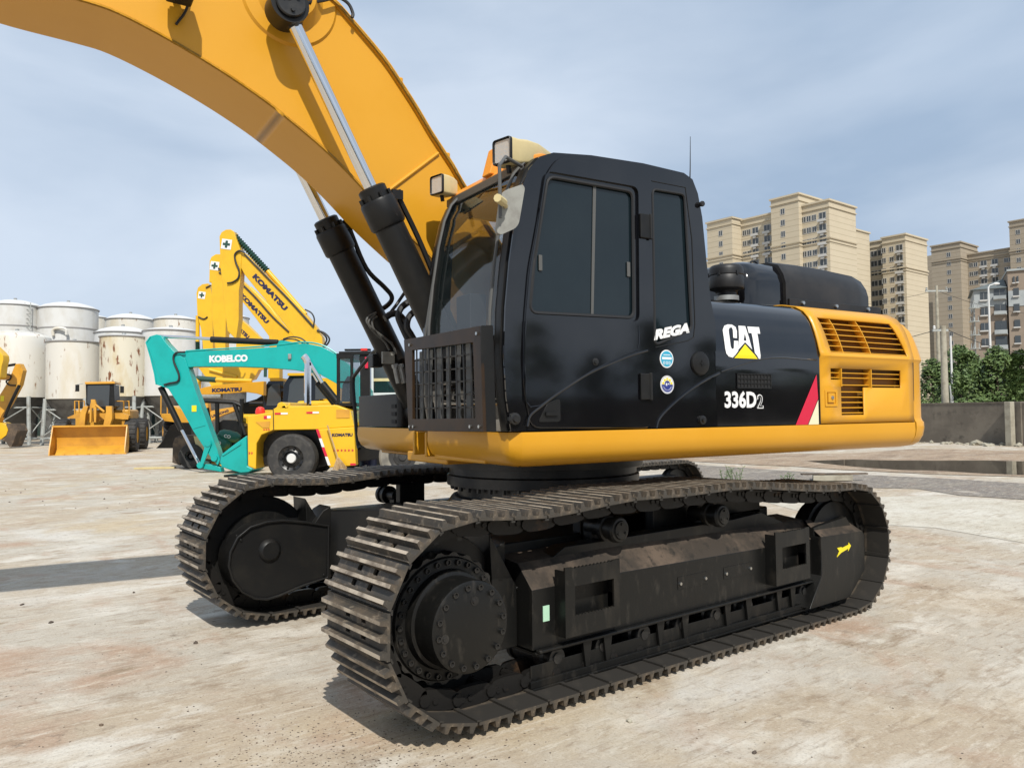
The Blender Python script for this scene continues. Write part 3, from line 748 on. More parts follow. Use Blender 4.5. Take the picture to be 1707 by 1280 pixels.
glass_o = rpoly([H(*z3_, -1.5) for z3_ in ((913.4, 293.8), (1055, 319.5), (1057, 530), (883, 521), (890, 442))], .05, 4)
rear_o = rpoly([H(*q, -1.5) for q in ((1087.4, 315), (1141, 324), (1153, 549), (1091.7, 575))], .035, 4)
cab_body = MB()
cab_body.prism(CP, YL, YL+.05, holes=[glass_o[::-1], rear_o[::-1]])                      # left wall
rw = [(-1.55, 1.9), (-1.50, 2.72), (-1.38, 2.85), (-.42, 2.88), (-.36, 1.9)]
cab_body.prism(CP, YR-.05, YR, holes=[rw[::-1]])                                          # right wall
# roof and rear shell between the walls
sh = CP[8:]
for (a, b) in zip(sh[:-1], sh[1:]):
    if a == b: continue
    cab_body.grid([[(a[0], YL+.05, a[1]), (b[0], YL+.05, b[1])], [(a[0], YR-.05, a[1]), (b[0], YR-.05, b[1])]])
cab_body.box(-1.66, -.12, YL+.05, YR-.05, 1.432, 1.48)
cab_body.grid([[(x, y, z) for x, z in CP[:3]] for y in (YL+.05, YR-.05)])                 # lower front panel
cab_body.box(-1.712, -1.69, YL+.05, YR-.05, 1.85, 1.90)
cab = cab_body.build('cab', 'black_gloss_paint', EX, UF, bevel=.028)
m = MB()                                                                                  # headliner / inner lining
m.prism([(-1.44, 2.90), (-1.1, 2.98), (-.4, 2.98), (-.3, 2.9), (-.3, 2.85), (-1.44, 2.85)], YL+.06, YR-.06)
m.prism([(-.3, 1.5), (-.17, 1.5), (-.26, 2.9), (-.34, 2.9)], YL+.06, YR-.06); m.box(-1.64, -.2, YL+.06, YR-.06, 1.481, 1.50)
m.box(-1.3, -.6, YL+.07, YL+.2, 1.5, 1.95); ub(m, 'cab_lining', 'dark_interior', cab)
m = MB(); m.box(-.95, -.5, -1.22, -.75, 1.85, 1.98); m.prism([(-.60, 1.95), (-.52, 2.7), (-.42, 2.7), (-.44, 1.9)], -1.2, -.78); m.box(-.9, -.55, -1.1, -.85, 1.5, 1.85)
m.box(-.56, -.44, -1.12, -.86, 2.7, 2.86)
ub(m, 'seat', 'seat_fabric', cab, bevel=.04)
m = MB(); m.box(-1.35, -.9, -.68, -.56, 1.5, 2.02); m.tube([(-1.25, -.62, 2.0), (-1.28, -.64, 2.12)], .014); m.tube([(-1.25, -1.3, 1.9), (-1.3, -1.3, 2.15)], .014); m.box(-1.5, -1.38, -.74, -.55, 2.05, 2.3)
ub(m, 'control_console', 'black_rubber', cab, bevel=.01)
# windscreen, following the front curve
m = MB(); fr_ = [p for p in CP[2:9]]
m.grid([[(x+.012, y, z) for x, z in fr_] for y in (YL+.09, YR-.09)]); ub(m, 'windscreen', 'cab_glass', EX)
m = MB()
for y0, y1 in ((YL+.028, YL+.10), (YR-.10, YR-.028)):                                     # A pillars
    m.grid([[(x-.010, y0, z), (x-.014, (y0+y1)/2, z), (x-.006, y1, z), (x+.04, y1, z), (x+.04, y0, z)] for x, z in CP[:10]], closed=True)
m.box(-1.72, -1.68, YL+.1, YR-.1, 1.88, 1.93)
ub(m, 'windscreen_frame', 'black_satin_paint', EX)
m = MB()
fr2 = [p for p in CP[2:9]]
m.tube([(x-.022, YL+.13, z) for x, z in fr2], .010, 6); m.tube([(x-.022, YR-.13, z) for x, z in fr2], .010, 6)
m.tube([(CP[8][0]-.02, YL+.13, CP[8][1]), (CP[8][0]-.02, YR-.13, CP[8][1])], .012, 6)
m.tube([(-1.735, YR-.07, 1.95), (-1.70, YR-.12, 2.3), (-1.66, YR-.13, 2.55)], .009, 6)
m.box(-1.745, -1.725, YR-.12, YR-.05, 1.95, 2.02)
ub(m, 'wiper', 'grey_hose', EX)
m = MB(); m.prism(glass_o, YL+.016, YL+.022); gl = ub(m, 'door_window', 'tinted_glass', EX, smooth=False)
m = MB(); a = H(993, 309, -1.5); b = H(989, 526, -1.5)
m.prism([(a[0]-.012, a[1]), (a[0]+.010, a[1]), (b[0]+.008, b[1]), (b[0]-.010, b[1])], YL+.010, YL+.014); ub(m, 'sliding_pane_edge', 'grey_hose', gl)
for q in ((902, 438), (1049, 449)):
    v = H(*q, -1.5); m = MB(); m.box(v[0]-.012, v[0]+.012, YL+.004, YL+.014, v[1]-.045, v[1]+.045); ub(m, 'window_latch', 'grey_hose', gl, bevel=.004)
m = MB(); m.tube([(x, YL+.004, z) for x, z in glass_o], .011, 6, closed=True); ub(m, 'window_seal', 'black_rubber', gl)
m = MB(); m.prism(rear_o, YL+.016, YL+.022); gl2 = ub(m, 'rear_side_window', 'tinted_glass', EX, smooth=False)
m = MB(); m.tube([(x, YL+.002, z) for x, z in rear_o], .009, 6, closed=True); ub(m, 'window_seal', 'black_rubber', gl2)
m = MB(); m.prism(rw, YR-.03, YR-.024); ub(m, 'right_window', 'cab_glass', EX, smooth=False)
# door leaf, a little proud of the wall
do = rpoly([H(*q, -1.5) for q in ((883, 712), (872, 640), (873, 535), (880, 450), (893, 380), (909, 292), (930, 264), (960, 269), (1077, 296), (1084, 712))], .06, 4)
go = rpoly([H(*q, -1.5) for q in ((907, 286), (1061, 313), (1063, 537), (877, 528), (884, 440))], .05, 4)
m = MB(); m.prism(do, YL-.016, YL-.001, holes=[go[::-1]]); dr = ub(m, 'cab_door', 'black_gloss_paint', EX, bevel=.006)
m = MB(); z3 = lambda a, b: (660+a/2.328, 210+b/2.328)
pts = [H(*z3(*q), -1.515) for q in ((975, 872), (900, 895), (760, 955), (640, 1030), (560, 1090), (520, 1125), (510, 1165))]
m.tube([tuple(p) for p in smoothline([(x, -1.5185, z) for x, z in pts], 5)], .007, 6); ub(m, 'door_ridge', 'black_gloss_paint', dr)
m = MB(); pts = [H(*z3(*q), -1.515) for q in ((503, 757), (940, 775))]; pts2 = [H(*z3(*q), -1.515) for q in ((503, 757), (497, 900), (505, 1070), (520, 1090), (560, 1085), (640, 1025), (760, 950), (880, 890), (935, 870), (943, 840), (940, 775))]
m.tube([(x, -1.5185, z) for x, z in pts2], .004, 5); ub(m, 'door_panel_bead', 'black_gloss_paint', dr)
v = H(*z3(775, 915), -1.52); m = MB(); m.lathe([(0, -.012), (.012, -.012), (.015, -.004), (.022, -.003), (.022, 0)], (v[0], YL-.016, v[1]), (0, 1, 0), 12); ub(m, 'door_lock', 'black_steel', dr)
v = H(*z3(595, 1110), -1.52); m = MB(); m.prism(rpoly([(v[0]-.075, v[1]-.055), (v[0]+.075, v[1]-.055), (v[0]+.075, v[1]+.075), (v[0]-.01, v[1]+.05)], .02), YL-.020, YL-.015); m.box(v[0]-.03, v[0]+.05, YL-.034, YL-.024, v[1]-.02, v[1]+.0); m.box(v[0]-.03, v[0]-.015, YL-.026, YL-.018, v[1]-.02, v[1]); m.box(v[0]+.035, v[0]+.05, YL-.026, YL-.018, v[1]-.02, v[1])
ub(m, 'door_handle', 'black_satin_paint', dr, bevel=.003)
for q0, q1 in (((943, 340), (985, 440)), ((945, 960), (985, 1062))):
    a = H(*z3(*q0), -1.52); b = H(*z3(*q1), -1.52); m = MB(); m.box(a[0], b[0], YL-.034, YL-.017, b[1], a[1]); m.cyl((b[0], YL-.03, b[1]-.004), (b[0], YL-.03, a[1]+.004), .012, n=10)
    ub(m, 'hinge', 'black_satin_paint', dr, bevel=.005)
m = MB(); m.tube([(x, YL-.006, z) for x, z in do], .0065, 6, closed=True); ub(m, 'door_edge', 'black_gloss_paint', dr)
# rear corner panel ridge, cap, bolts, stickers
m = MB(); pts = [H(*z3(*q), -1.5) for q in ((1008, 1172), (1020, 1135), (1060, 1090), (1130, 1030), (1200, 985), (1252, 958))]
m.tube([tuple(p) for p in smoothline([(x, YL-.003, z) for x, z in pts], 5)], .009, 6)
x0 = H(1084, 712, -1.5); m.box(x0[0]-.006, x0[0]+.002, YL-.004, YL+.001, 1.435, 2.9)
ub(m, 'body_ridge', 'black_gloss_paint', cab)
m = MB(); pts = [H(*q, -1.5) for q in ((1086, 302), (1142, 313), (1153, 400), (1158, 540), (1156, 562), (1146, 568), (1092, 579))]
m.tube([(x, YL-.001, z) for x, z in pts], .0035, 5); ub(m, 'window_panel_bead', 'black_satin_paint', cab)
v = H(1166, 606, -1.5); m = MB(); m.lathe([(0, -.022), (.05, -.021), (.072, -.014), (.078, -.004), (.078, 0)], (v[0], YL, v[1]), (0, 1, 0), 32); m.box(v[0]-.018, v[0]+.018, YL-.026, YL-.021, v[1]-.004, v[1]+.004); m.box(v[0]-.004, v[0]+.004, YL-.0255, YL-.0215, v[1]-.02, v[1]+.02)
ub(m, 'fuel_cap', 'black_satin_paint', cab)
v = H(1169, 700, -1.5); m = MB(); m.lathe([(0, -.03), (.014, -.03), (.016, -.018), (.028, -.016), (.03, 0)], (v[0], YL, v[1]), (0, 1, 0), 12); ub(m, 'drain_plug', 'black_steel', cab)
m = MB(); m.lathe([(0, -.04), (.016, -.04), (.019, -.032), (.016, -.02), (.011, 0)], (-.225, YL+.01, 2.86), (0, 1, 0), 12); ub(m, 'rubber_stop', 'black_rubber', cab)
v = H(*z3(435, 1155), -1.5); m = MB(); m.lathe([(0, -.03), (.018, -.03), (.022, -.02), (.032, -.018), (.034, 0)], (-1.655, YL-.002, 1.50), (0, 1, 0), 14); m.box(-1.70, -1.66, YL-.02, YL-.005, 1.49, 1.51); ub(m, 'pivot_boss', 'black_steel', cab)
# REGA lettering
m = MB(); zr = lambda a, b: (1085+a/9.85, 535+b/9.85); a = H(*zr(50, 322), -1.506); b = H(*zr(600, 200), -1.506); c = H(*zr(108, 150), -1.506)
d = Vector((b[0]-a[0], 0, b[1]-a[1]))
text(m, 'REGA', (a[0], YL-.0045, a[1]), d, (0, 0, 1), d.length*1.06, .064, .0015, .065, .35)
ub(m, 'lettering', 'white_decal', cab, smooth=False)
# two round stickers
v = H(*zr(262, 622), -1.506); r0 = .056
m = MB(); m.lathe([(0, -.0015), (r0, -.0015), (r0, 0)], (v[0], YL-.001, v[1]), (0, 1, 0), 32); st = ub(m, 'round_sticker', 'white_decal', EX, smooth=False)
m = MB(); m.lathe([(0, -.0030), (r0*.86, -.0030), (r0*.86, -.0016)], (v[0], YL-.001, v[1]), (0, 1, 0), 32); ub(m, 'sticker_disc', 'cyan_decal', st, smooth=False)
m = MB(); m.box(v[0]-r0*.7, v[0]+r0*.7, YL-.0050, YL-.0042, v[1]-.004, v[1]+.011); m.box(v[0]-r0*.5, v[0]+r0*.5, YL-.0050, YL-.0042, v[1]+.022, v[1]+.027)
for k in range(3): m.prism(rrect(v[0]-.030+.022*k, v[0]-.016+.022*k, v[1]-.034, v[1]-.016, .002), YL-.0050, YL-.0042, holes=[rrect(v[0]-.027+.022*k, v[0]-.019+.022*k, v[1]-.031, v[1]-.019, .001)[::-1]])
ub(m, 'sticker_marks', 'white_decal', st, smooth=False)
v = H(*zr(272, 1045), -1.506)
m = MB(); m.lathe([(0, -.0015), (r0, -.0015), (r0, 0)], (v[0], YL-.001, v[1]), (0, 1, 0), 32); st = ub(m, 'round_sticker', 'white_decal', EX, smooth=False)
m = MB()
m.prism([(v[0]+a, v[1]+b) for a, b in arc(0, 0, r0*.82, 180, 360, 16)], YL-.0032, YL-.0024); m.prism([(v[0]+a, v[1]+b) for a, b in arc(0, .002, r0*.40, 0, 180, 12)], YL-.0032, YL-.0024)
m.tube([(v[0]+a, YL-.0022, v[1]+b) for a, b in arc(0, 0, r0*.90, 0, 360, 32)], .0012, 4); ub(m, 'sticker_disc', 'blue_decal', st, smooth=False)
m = MB()
for k in range(5):
    a = R(15+37.5*k); x, z = v[0]+r0*.62*math.cos(a), v[1]+r0*.62*math.sin(a); m.box(x-.008, x+.008, YL-.0045, YL-.0034, z-.007, z+.007)
ub(m, 'sticker_marks', 'yellow_decal', st, smooth=False)
m = MB(); m.tube([(v[0]+a, YL-.0036, v[1]+b) for a, b in arc(0, .0, r0*.6, 200, 340, 12)], .0014, 4); m.box(v[0]-.012, v[0]-.003, YL-.0045, YL-.0034, v[1]-.008, v[1]+.010); m.box(v[0]+.004, v[0]+.014, YL-.0045, YL-.0034, v[1]+.002, v[1]+.008)
ub(m, 'sticker_marks', 'white_decal', st, smooth=False)
# visor / sun roof rail (orange), beacon, lamps, mirror, aerial
m = MB(); m.prism([(-1.50, 2.975), (-1.47, 3.012), (-1.36, 3.045), (-1.30, 3.045), (-1.30, 3.02), (-1.4, 2.99), (-1.47, 2.955)], -1.36, YR+.0)
ub(m, 'roof_visor', 'orange_beacon', EX, bevel=.008)
m = MB(); m.box(-1.515, -1.49, -1.38, YR+.02, 2.915, 2.965); ub(m, 'visor_bracket', 'grey_hose', cab, bevel=.004)
a = hit(829, 270, 'y', -.98, UF); m = MB(); m.prism([(a.x-.085, a.z-.10), (a.x-.035, a.z+.075), (a.x-.02, a.z+.085), (a.x+.03, a.z+.085), (a.x+.045, a.z+.07), (a.x+.10, a.z-.10)], -1.03, -.93); ub(m, 'warning_beacon', 'orange_beacon', EX, bevel=.015)
def lamp(o, hood, sc=1.0, yawd=0):
    """rectangular work lamp facing -x at o; hood: long cream fairing behind"""
    T = UF @ Matrix.Translation(o) @ Matrix.Rotation(R(yawd), 4, 'Z') @ Matrix.Scale(sc, 4)
    m = MB()
    A = rrect(-.078, .078, -.085, .075, .02, 3); 
    m.grid([[(-.02, y, z) for y, z in A], [(-.002, y*1.01, z*1.0) for y, z in A]], closed=True)
    m.grid([[(-.002, y*1.01, z*1.0) for y, z in A], [(.06, y*1.02, z*1.0) for y, z in A]], 1, closed=True)
    m.grid([[(-.02, y, z) for y, z in A], [(-.024, y*.96, z*.96) for y, z in A], [(-.010, y*.88, z*.88) for y, z in A]], closed=True)
    if hood: rows = [(.06, 1.02, 1.0, 0), (.14, 1.02, .98, .015), (.25, .92, .62, .045), (.38, .72, .34, .042), (.44, .55, .18, .035)]
    else: rows = [(.06, 1.0, 1.0, 0), (.12, .9, .92, 0), (.165, .7, .75, 0)]
    m.grid([[(x, y*a, z*b+dz) for y, z in A] for x, a, b, dz in rows], 1, closed=True)
    x, a, b_, dz = rows[-1]; m.poly([(x, y*a, z*b_+dz) for y, z in A], 1)
    la = m.build('work_lamp', ['black_satin_paint', 'cream_plastic'], EX, T)
    m = MB(); m.prism(rrect(-.065, .065, -.070, .062, .014, 3), -.012, -.004, 'yz'); m.build('lamp_lens', 'lamp_glass', la, T)
    m = MB(); m.tube([(.04, 0, -.08), (.05, 0, -.13)], .018, 6); m.build('lamp_mount', 'black_satin_paint', la, T)
    return la
lamp((-1.60, -1.335, 3.025), True, .92, 14); lamp((-1.62, -.535, 3.035), False, .80, 14)
m = MB()
vs = [hit(a, b, 'x', -1.88, UF) for a, b in ((827, 283), (826, 300), (826, 400))]
m.tube([(-1.52, -1.40, 2.93), (-1.70, -1.52, 2.92), (-1.80, -1.62, 2.83), (-1.80, -1.625, 2.55)], .010, 8)
mr = ub(m, 'mirror', 'grey_hose', EX)
q = [hit(*z_, 'y', -1.58, UF) for z_ in ((833, 326), (841, 318), (868, 309), (872, 315), (862, 374), (856, 382), (832, 393), (825, 389))]
m = MB(); m.prism(rpoly([(v.x, v.z) for v in q], .02, 3), -1.60, -1.575); ub(m, 'mirror_housing', 'mirror_back', mr, bevel=.006)
v = hit(842, 343, 'y', -1.61, UF); m = MB(); m.tube([(v.x+.01, -1.60, v.z), (v.x-.04, -1.66, v.z+.005)], [.013, .013], 8); m.tube([(v.x-.03, -1.645, v.z+.004), (v.x-.10, -1.70, v.z+.006)], .022, 8)
ub(m, 'mirror_joint', 'cream_plastic', mr)
m = MB(); m.tube([(-.13, -1.32, 3.03), (-.122, -1.32, 3.16), (-.115, -1.32, 3.38)], [.006, .004, .002], 6); m.cyl((-.13, -1.32, 2.98), (-.13, -1.32, 3.05), .012); m.box(-.29, -.12, -1.33, -1.31, 2.97, 2.985); ub(m, 'aerial', 'black_steel', EX)
# mesh guard in front of the cab
gx = -1.83
g0, g1, gz0, gz1 = -1.50, -.47, 1.415, 2.005
m = MB(); m.T = Matrix.Rotation(0, 4, 'Z')
def gh(px, py): v = hit(px, py, 'x', gx, UF); return (v.y, v.z)
o = [gh(673, 566.5), gh(800, 543), gh(806, 720), gh(681, 718)]
i_ = [gh(687, 584), gh(788, 571), gh(792, 697), gh(687.5, 698.5)]
m.prism(o, gx, gx+.02, 'yz', holes=[i_[::-1]])
a, b = o[1], o[2]
gd = ub(m, 'front_guard', 'bronze_paint', EX, bevel=.003)
m = MB(); m.prism([(gx+.001, a[1]), (gx+.075, a[1]+.006), (gx+.09, b[1]), (gx+.001, b[1])], a[0]-.010, a[0]-.001); ub(m, 'guard_side', 'black_satin_paint', gd)
m = MB()
for k in range(9):
    t = (k+.5)/9; p = Vector(i_[0]).lerp(Vector(i_[1]), t); q = Vector(i_[3]).lerp(Vector(i_[2]), t); m.tube([(gx+.012, p.x, p.y), (gx+.012, q.x, q.y)], .0055, 5)
for k in range(5):
    t = (k+.85)/5.7; p = Vector(i_[0]).lerp(Vector(i_[3]), t); q = Vector(i_[1]).lerp(Vector(i_[2]), t); m.tube([(gx+.020, p.x, p.y), (gx+.020, q.x, q.y)], .0055, 5)
ub(m, 'guard_bars', 'black_steel', gd)
m = MB()
for k in range(7):
    y = i_[1][0]+.03+k*.125; m.box(gx+.07, gx+.075, y, y+.055, 1.46, 1.93)
ub(m, 'guard_slats', 'grey_hose', gd)
m = MB()
for v in (gh(684, 575), gh(796, 556), gh(684, 711), gh(690, 711), gh(785, 711), gh(800, 711)): m.cyl((gx-.010, *v), (gx+.002, *v), .010, n=6)
ub(m, 'bolt', 'bright_bolt', gd)

# ---- boom
BY = .27
bot = [(-6.3, 4.12), (-5.6, 4.02), (-4.9, 3.94), (-4.3, 3.885), (-4.0, 3.85)]+[H(*q, -BY) for q in ((136.4, 0), (197, 21), (281, 64.7), (365.6, 115.3), (436, 163), (480, 197), (540, 247.5), (589, 296), (640, 352), (694, 404), (708, 416))]+[(-1.25, 2.35), (-.80, 1.88), (-.62, 1.80)]
top = [(-.45, 1.95), (-.5, 2.12), (-.80, 2.45), (-1.05, 2.80)]+[H(*q, -BY) for q in ((766, 306), (750, 277.6), (716, 226), (690, 182), (660, 135.5), (634, 98), (581, 35.6), (547.5, 0))]+[(-2.52, 4.32), (-2.9, 4.44), (-3.4, 4.52), (-4.0, 4.60), (-5.0, 4.70), (-5.9, 4.72), (-6.3, 4.6)]
bot = [(v.x, v.y) for v in smoothline([(a, b, 0) for a, b in bot[:-3]], 4)]+bot[-3:]; top = top[:3]+[(v.x, v.y) for v in smoothline([(a, b, 0) for a, b in top[3:-1]], 3)]+top[-1:]
m = MB(); m.prism(bot+top, -BY, BY)
boom = ub(m, 'boom', 'orange_yellow_paint', angle=25)
m = MB()
tp = top[2:-1]
def off2(p, d):
    o = []
    for i in range(len(p)):
        a = Vector(p[max(i-1, 0)]); b = Vector(p[min(i+1, len(p)-1)]); t_ = (b-a).normalized(); n_ = Vector((t_.y, -t_.x)); o.append((p[i][0]+n_.x*d, p[i][1]+n_.y*d))
    return o
up_ = off2(tp, .022); lo_ = off2(tp, -.006)
for (a, b, c, d) in zip(lo_, lo_[1:], up_[1:], up_): m.prism([a, b, c, d], -BY-.022, BY+.022)
bb = bot[:-2]; up_ = off2(bb, .018); lo_ = off2(bb, -.004)
for (a, b, c, d) in zip(lo_, lo_[1:], up_[1:], up_): m.prism([a, b, c, d], -BY-.010, BY+.010)
ub(m, 'boom_flange', 'orange_yellow_paint', boom, angle=30)
for y in (-.20, -.07, .07, .20):
    m = MB(); m.tube([(x, y, z) for x, z in off2(tp, .055)], .028, 8); ub(m, 'oil_line', 'orange_yellow_paint', boom)
m = MB()
for i in (8, 16): x, z = off2(tp, .05)[i]; m.box(x-.03, x+.03, -.24, .24, z-.05, z+.02)
ub(m, 'line_clamp', 'orange_yellow_paint', boom, bevel=.01)
bc = H(483, -2, -.27)
m = MB(); m.lathe([(0, -.015), (.29, -.015), (.305, 0)], (bc[0], -BY, bc[1]), (0, 1, 0), 56); m.lathe([(.12, -.085), (.145, -.08), (.17, -.045), (.21, -.015)], (bc[0], -BY, bc[1]), (0, 1, 0), 40)
ub(m, 'pin_boss', 'orange_yellow_paint', boom); m = MB(); m.lathe([(0, .015), (.29, .015), (.305, 0)], (bc[0], BY, bc[1]), (0, 1, 0), 40); ub(m, 'pin_boss', 'orange_yellow_paint', boom)
a = H(649, 317, -BY); b = H(730, 256, -BY); m = MB(); m.tube([(a[0], -BY-.006, a[1]), (b[0], -BY-.006, b[1])], .012, 8); ub(m, 'weld_bar', 'orange_yellow_paint', boom)
m = MB(); v = H(300, -16, -.42); m.box(v[0]-.07, v[0]+.07, -.50, -.36, v[1]-.06, v[1]+.08); m.box(v[0]-.02, v[0]+.02, -.36, -.27, v[1]-.01, v[1]+.02)
wl = ub(m, 'boom_lamp', 'black_satin_paint', EX, bevel=.012)
m = MB(); m.box(v[0]-.078, v[0]-.071, -.49, -.37, v[1]-.045, v[1]+.065); ub(m, 'lamp_lens', 'lamp_glass', wl)
m = MB(); m.tube(smoothline([(v[0]+.08, -.30, v[1]+.2), (v[0]+.06, -.29, v[1]-.02), (v[0]+.0, -.285, v[1]-.14)], 4), .008, 6); ub(m, 'lamp_wire', 'black_rubber', wl)
m = MB(); p = [hit(*q, 'y', -.33, UF) for q in ((510, 6), (540, 1), (562, -4), (580, 6), (588, 22), (587, 30))]
m.tube([tuple(v) for v in smoothline(p, 5)], .011, 6); ub(m, 'grease_hose', 'black_rubber', boom)
# ---- boom cylinders
def bcyl(y, e, hd, ft):
    """e eye, hd = rod/barrel junction, ft = foot : (x,z)"""
    E = Vector((e[0], y, e[1])); F = Vector((ft[0], y, ft[1])); d = (F-E).normalized(); L_ = (F-E).length; hl = (Vector((hd[0], y, hd[1]))-E).dot(d)
    m = MB(); m.lathe([(0, hl+.02), (.078, hl+.02), (.092, hl+.03), (.092, hl+.10), (.112, hl+.105), (.118, hl+.12), (.118, hl+.27), (.110, hl+.285), (.100, hl+.29), (.100, L_-.10), (.09, L_-.02), (0, L_)], E, d, 32)
    for k in range(8):
        a = 2*math.pi*k/8; o = d.orthogonal().normalized(); b = d.cross(o); q = E+d*(hl+.10)+(o*math.cos(a)+b*math.sin(a))*.103; m.cyl(q-d*.03, q+d*.01, .012, n=6)
    m.cyl((F.x, y-.09, F.z), (F.x, y+.09, F.z), .12, n=20)
    c = ub(m, 'boom_cylinder', 'black_satin_paint')
    m = MB(); m.lathe([(0, .10), (.0425, .10), (.0425, hl+.1), (0, hl+.1)], E, d, 28); ub(m, 'piston_rod', 'chrome', c)
    s = -1 if y < 0 else 1
    m = MB(); m.lathe([(0, -.085*s), (.105, -.085*s), (.115, -.07*s), (.115, .075*s), (0, .075*s)], E, (0, 1, 0) if True else d, 32)
    m.lathe([(.105, -.02), (.075, .05), (.048, .115), (.0, .115)], E, d, 24)
    ey = ub(m, 'rod_eye', 'black_satin_paint', c)
    m = MB(); m.lathe([(0, -.098), (.082, -.098), (.088, -.09), (.088, -.084)], E if s < 0 else E+Vector((0, .185, 0)), (0, 1, 0), 28); 
    for k in range(3): a = R(120*k+40); m.lathe([(0, -.11), (.012, -.11), (.014, -.098)], (E.x+.05*math.cos(a), E.y, E.z+.05*math.sin(a)), (0, 1, 0), 6)
    ub(m, 'pin_cap', 'black_steel', c)
    # port block and steel pipe beside the barrel
    o = Vector((-d.z, 0, d.x)); o = o if o.x > 0 else -o
    q = E+d*(hl+.12)+o*.13; m = MB(); m.cyl(q-o*.06, q+o*.05, .026, n=10); m.box(q.x-.03, q.x+.045, y-.035, y+.035, q.z-.03, q.z+.03)
    if y < 0: pp = [q+o*.02, q+o*.025+d*.35, E+d*(hl+.9)+o*.13, E+d*(hl+1.2)+o*.125]
    else:
        W = lambda a, b: hit(a, b, 'y', y, UF); pp = [q+o*.02, W(588, 395), W(611, 448), W(640, 478), W(652, 492), W(652, 502), W(642, 512), W(630, 518)]
    m.tube([tuple(v) for v in smoothline(pp, 5)], .019, 8); ub(m, 'oil_pipe', 'black_satin_paint', c)
    return c
yn = -.455
e = H(478, 15, yn); hd = H(616, 308, yn); 
d_ = Vector((hd[0]-e[0], hd[1]-e[1])).normalized(); ft = (e[0]+d_.x*2.75, e[1]+d_.y*2.75)
bcyl(yn, e, hd, ft)
bcyl(-yn, e, (hd[0], hd[1]), ft)
# hoses round the foot of the far cylinder and between the cylinders
def hose(pts, y, r=.018, name='hydraulic_hose', mt='black_rubber'):
    m = MB(); m.tube([tuple(v) for v in smoothline([hit(a, b, 'y', yy, UF) for a, b, yy in [(p[0], p[1], p[2] if len(p) > 2 else y) for p in pts]], 5)], r, 8); return ub(m, name, mt)
hz_ = lambda a, b: (560+a/6.4, 440+b/6.4)
hose([hz_(820, 380), hz_(740, 430), hz_(690, 480), hz_(665, 560), hz_(700, 660), hz_(760, 790), hz_(790, 850)], 0.0, .024)
hose([hz_(520, 580), hz_(590, 535), hz_(660, 535), hz_(720, 590), hz_(760, 680), hz_(820, 790)], .05, .024)
hose([hz_(880, 480), hz_(800, 540), hz_(765, 600), hz_(760, 680), hz_(800, 750), hz_(840, 820)], -.05, .024)
hose([hz_(760, 270), hz_(710, 340), hz_(650, 430), hz_(590, 510), hz_(530, 610)], .1, .012)
hose([hz_(430, 520), hz_(350, 560), hz_(330, 620), hz_(400, 700), hz_(500, 780), hz_(600, 860), hz_(640, 960)], .34, .009, mt='grey_hose')
hose([hz_(420, 540), hz_(360, 590), hz_(350, 650), hz_(420, 740), hz_(520, 830), hz_(570, 920)], .34, .009, mt='grey_hose')
hose([hz_(440, 560), hz_(390, 600), hz_(400, 690), hz_(480, 760), hz_(600, 850)], .34, .009, mt='grey_hose')
m = MB(); v = hit(*hz_(560, 1000), 'y', .33, UF); m.box(v.x-.05, v.x+.05, .325, .345, v.z-.045, v.z+.045); ub(m, 'valve_plate', 'mirror_back', bevel=.004)
m = MB(); v = hit(*hz_(425, 1035), 'y', .5, UF); m.box(v.x-.04, v.x+.04, .46, .56, v.z-.05, v.z+.05); ub(m, 'rail_lamp', 'black_satin_paint', bevel=.008)
for q in ((640, 1170), (700, 1170)):
    v = hit(*hz_(*q), 'y', .25, UF); m = MB(); m.cyl((v.x-.01, .25, v.z+.06), (v.x+.02, .25, v.z-.07), .018, n=10); m.cyl((v.x-.012, .25, v.z+.07), (v.x-.005, .25, v.z+.045), .024, n=6); ub(m, 'hose_fitting', 'grey_steel')
# ================================================================== BACKGROUND
mat('teal_paint', (.0, .40, .37), .35, coat=.25, n=(1.5, (.0, .34, .31), .45, .65))
mat('bright_yellow_paint', (.80, .47, .012), .38, coat=.2, n=(1.2, (.72, .41, .012), .45, .65))
mat('orange_paint', (.68, .34, .035), .42, coat=.1, n=(1.5, (.52, .25, .03), .48, .68))
mat('navy_lettering', (.012, .010, .055), .5)
mat('bellows_green', (.012, .06, .045), .7)
mat('tyre_rubber', (.030, .029, .028), .8, n=(6, (.075, .070, .062), .48, .7), bump=(20, .3, .01))
mat('dusty_tyre', (.26, .24, .20), .9, n=(5, (.15, .14, .12), .45, .65))
mat('rusty_brown', (.075, .055, .040), .75, n=(3, (.19, .13, .08), .48, .68))
mat('tank_white', (.66, .66, .64), .5, n=(1.1, (.56, .54, .49), .46, .68), n2=(2.6, (.22, .11, .05), .70, .78), stretch=(1, 1, .6))
mat('tank_rusty', (.66, .62, .50), .6, n=(1.0, (.58, .48, .30), .50, .66), n2=(3.2, (.20, .075, .03), .57, .63), stretch=(1, 1, .30))
mat('tank_stained', (.70, .68, .62), .55, n=(.8, (.62, .56, .44), .50, .68), n2=(4.2, (.26, .15, .08), .61, .68), stretch=(1, 1, .28))
mat('tank_edge', (.30, .29, .28), .6)
mat('leg_steel', (.40, .42, .40), .55, n=(3, (.22, .20, .17), .5, .7))
mat('hopper_grey', (.12, .115, .105), .7, n=(2, (.06, .055, .05), .45, .65))
mat('dark_green_net', (.010, .030, .022), .9, n=(2, (.025, .035, .028), .45, .65))
mat('white_paint', (.68, .68, .66), .45)
mat('dark_blue_paint', (.012, .012, .055), .4, n=(5, (.03, .03, .07), .45, .7))
mat('machine_green', (.008, .12, .085), .4)
mat('red_plastic', (.75, .035, .02), .35)
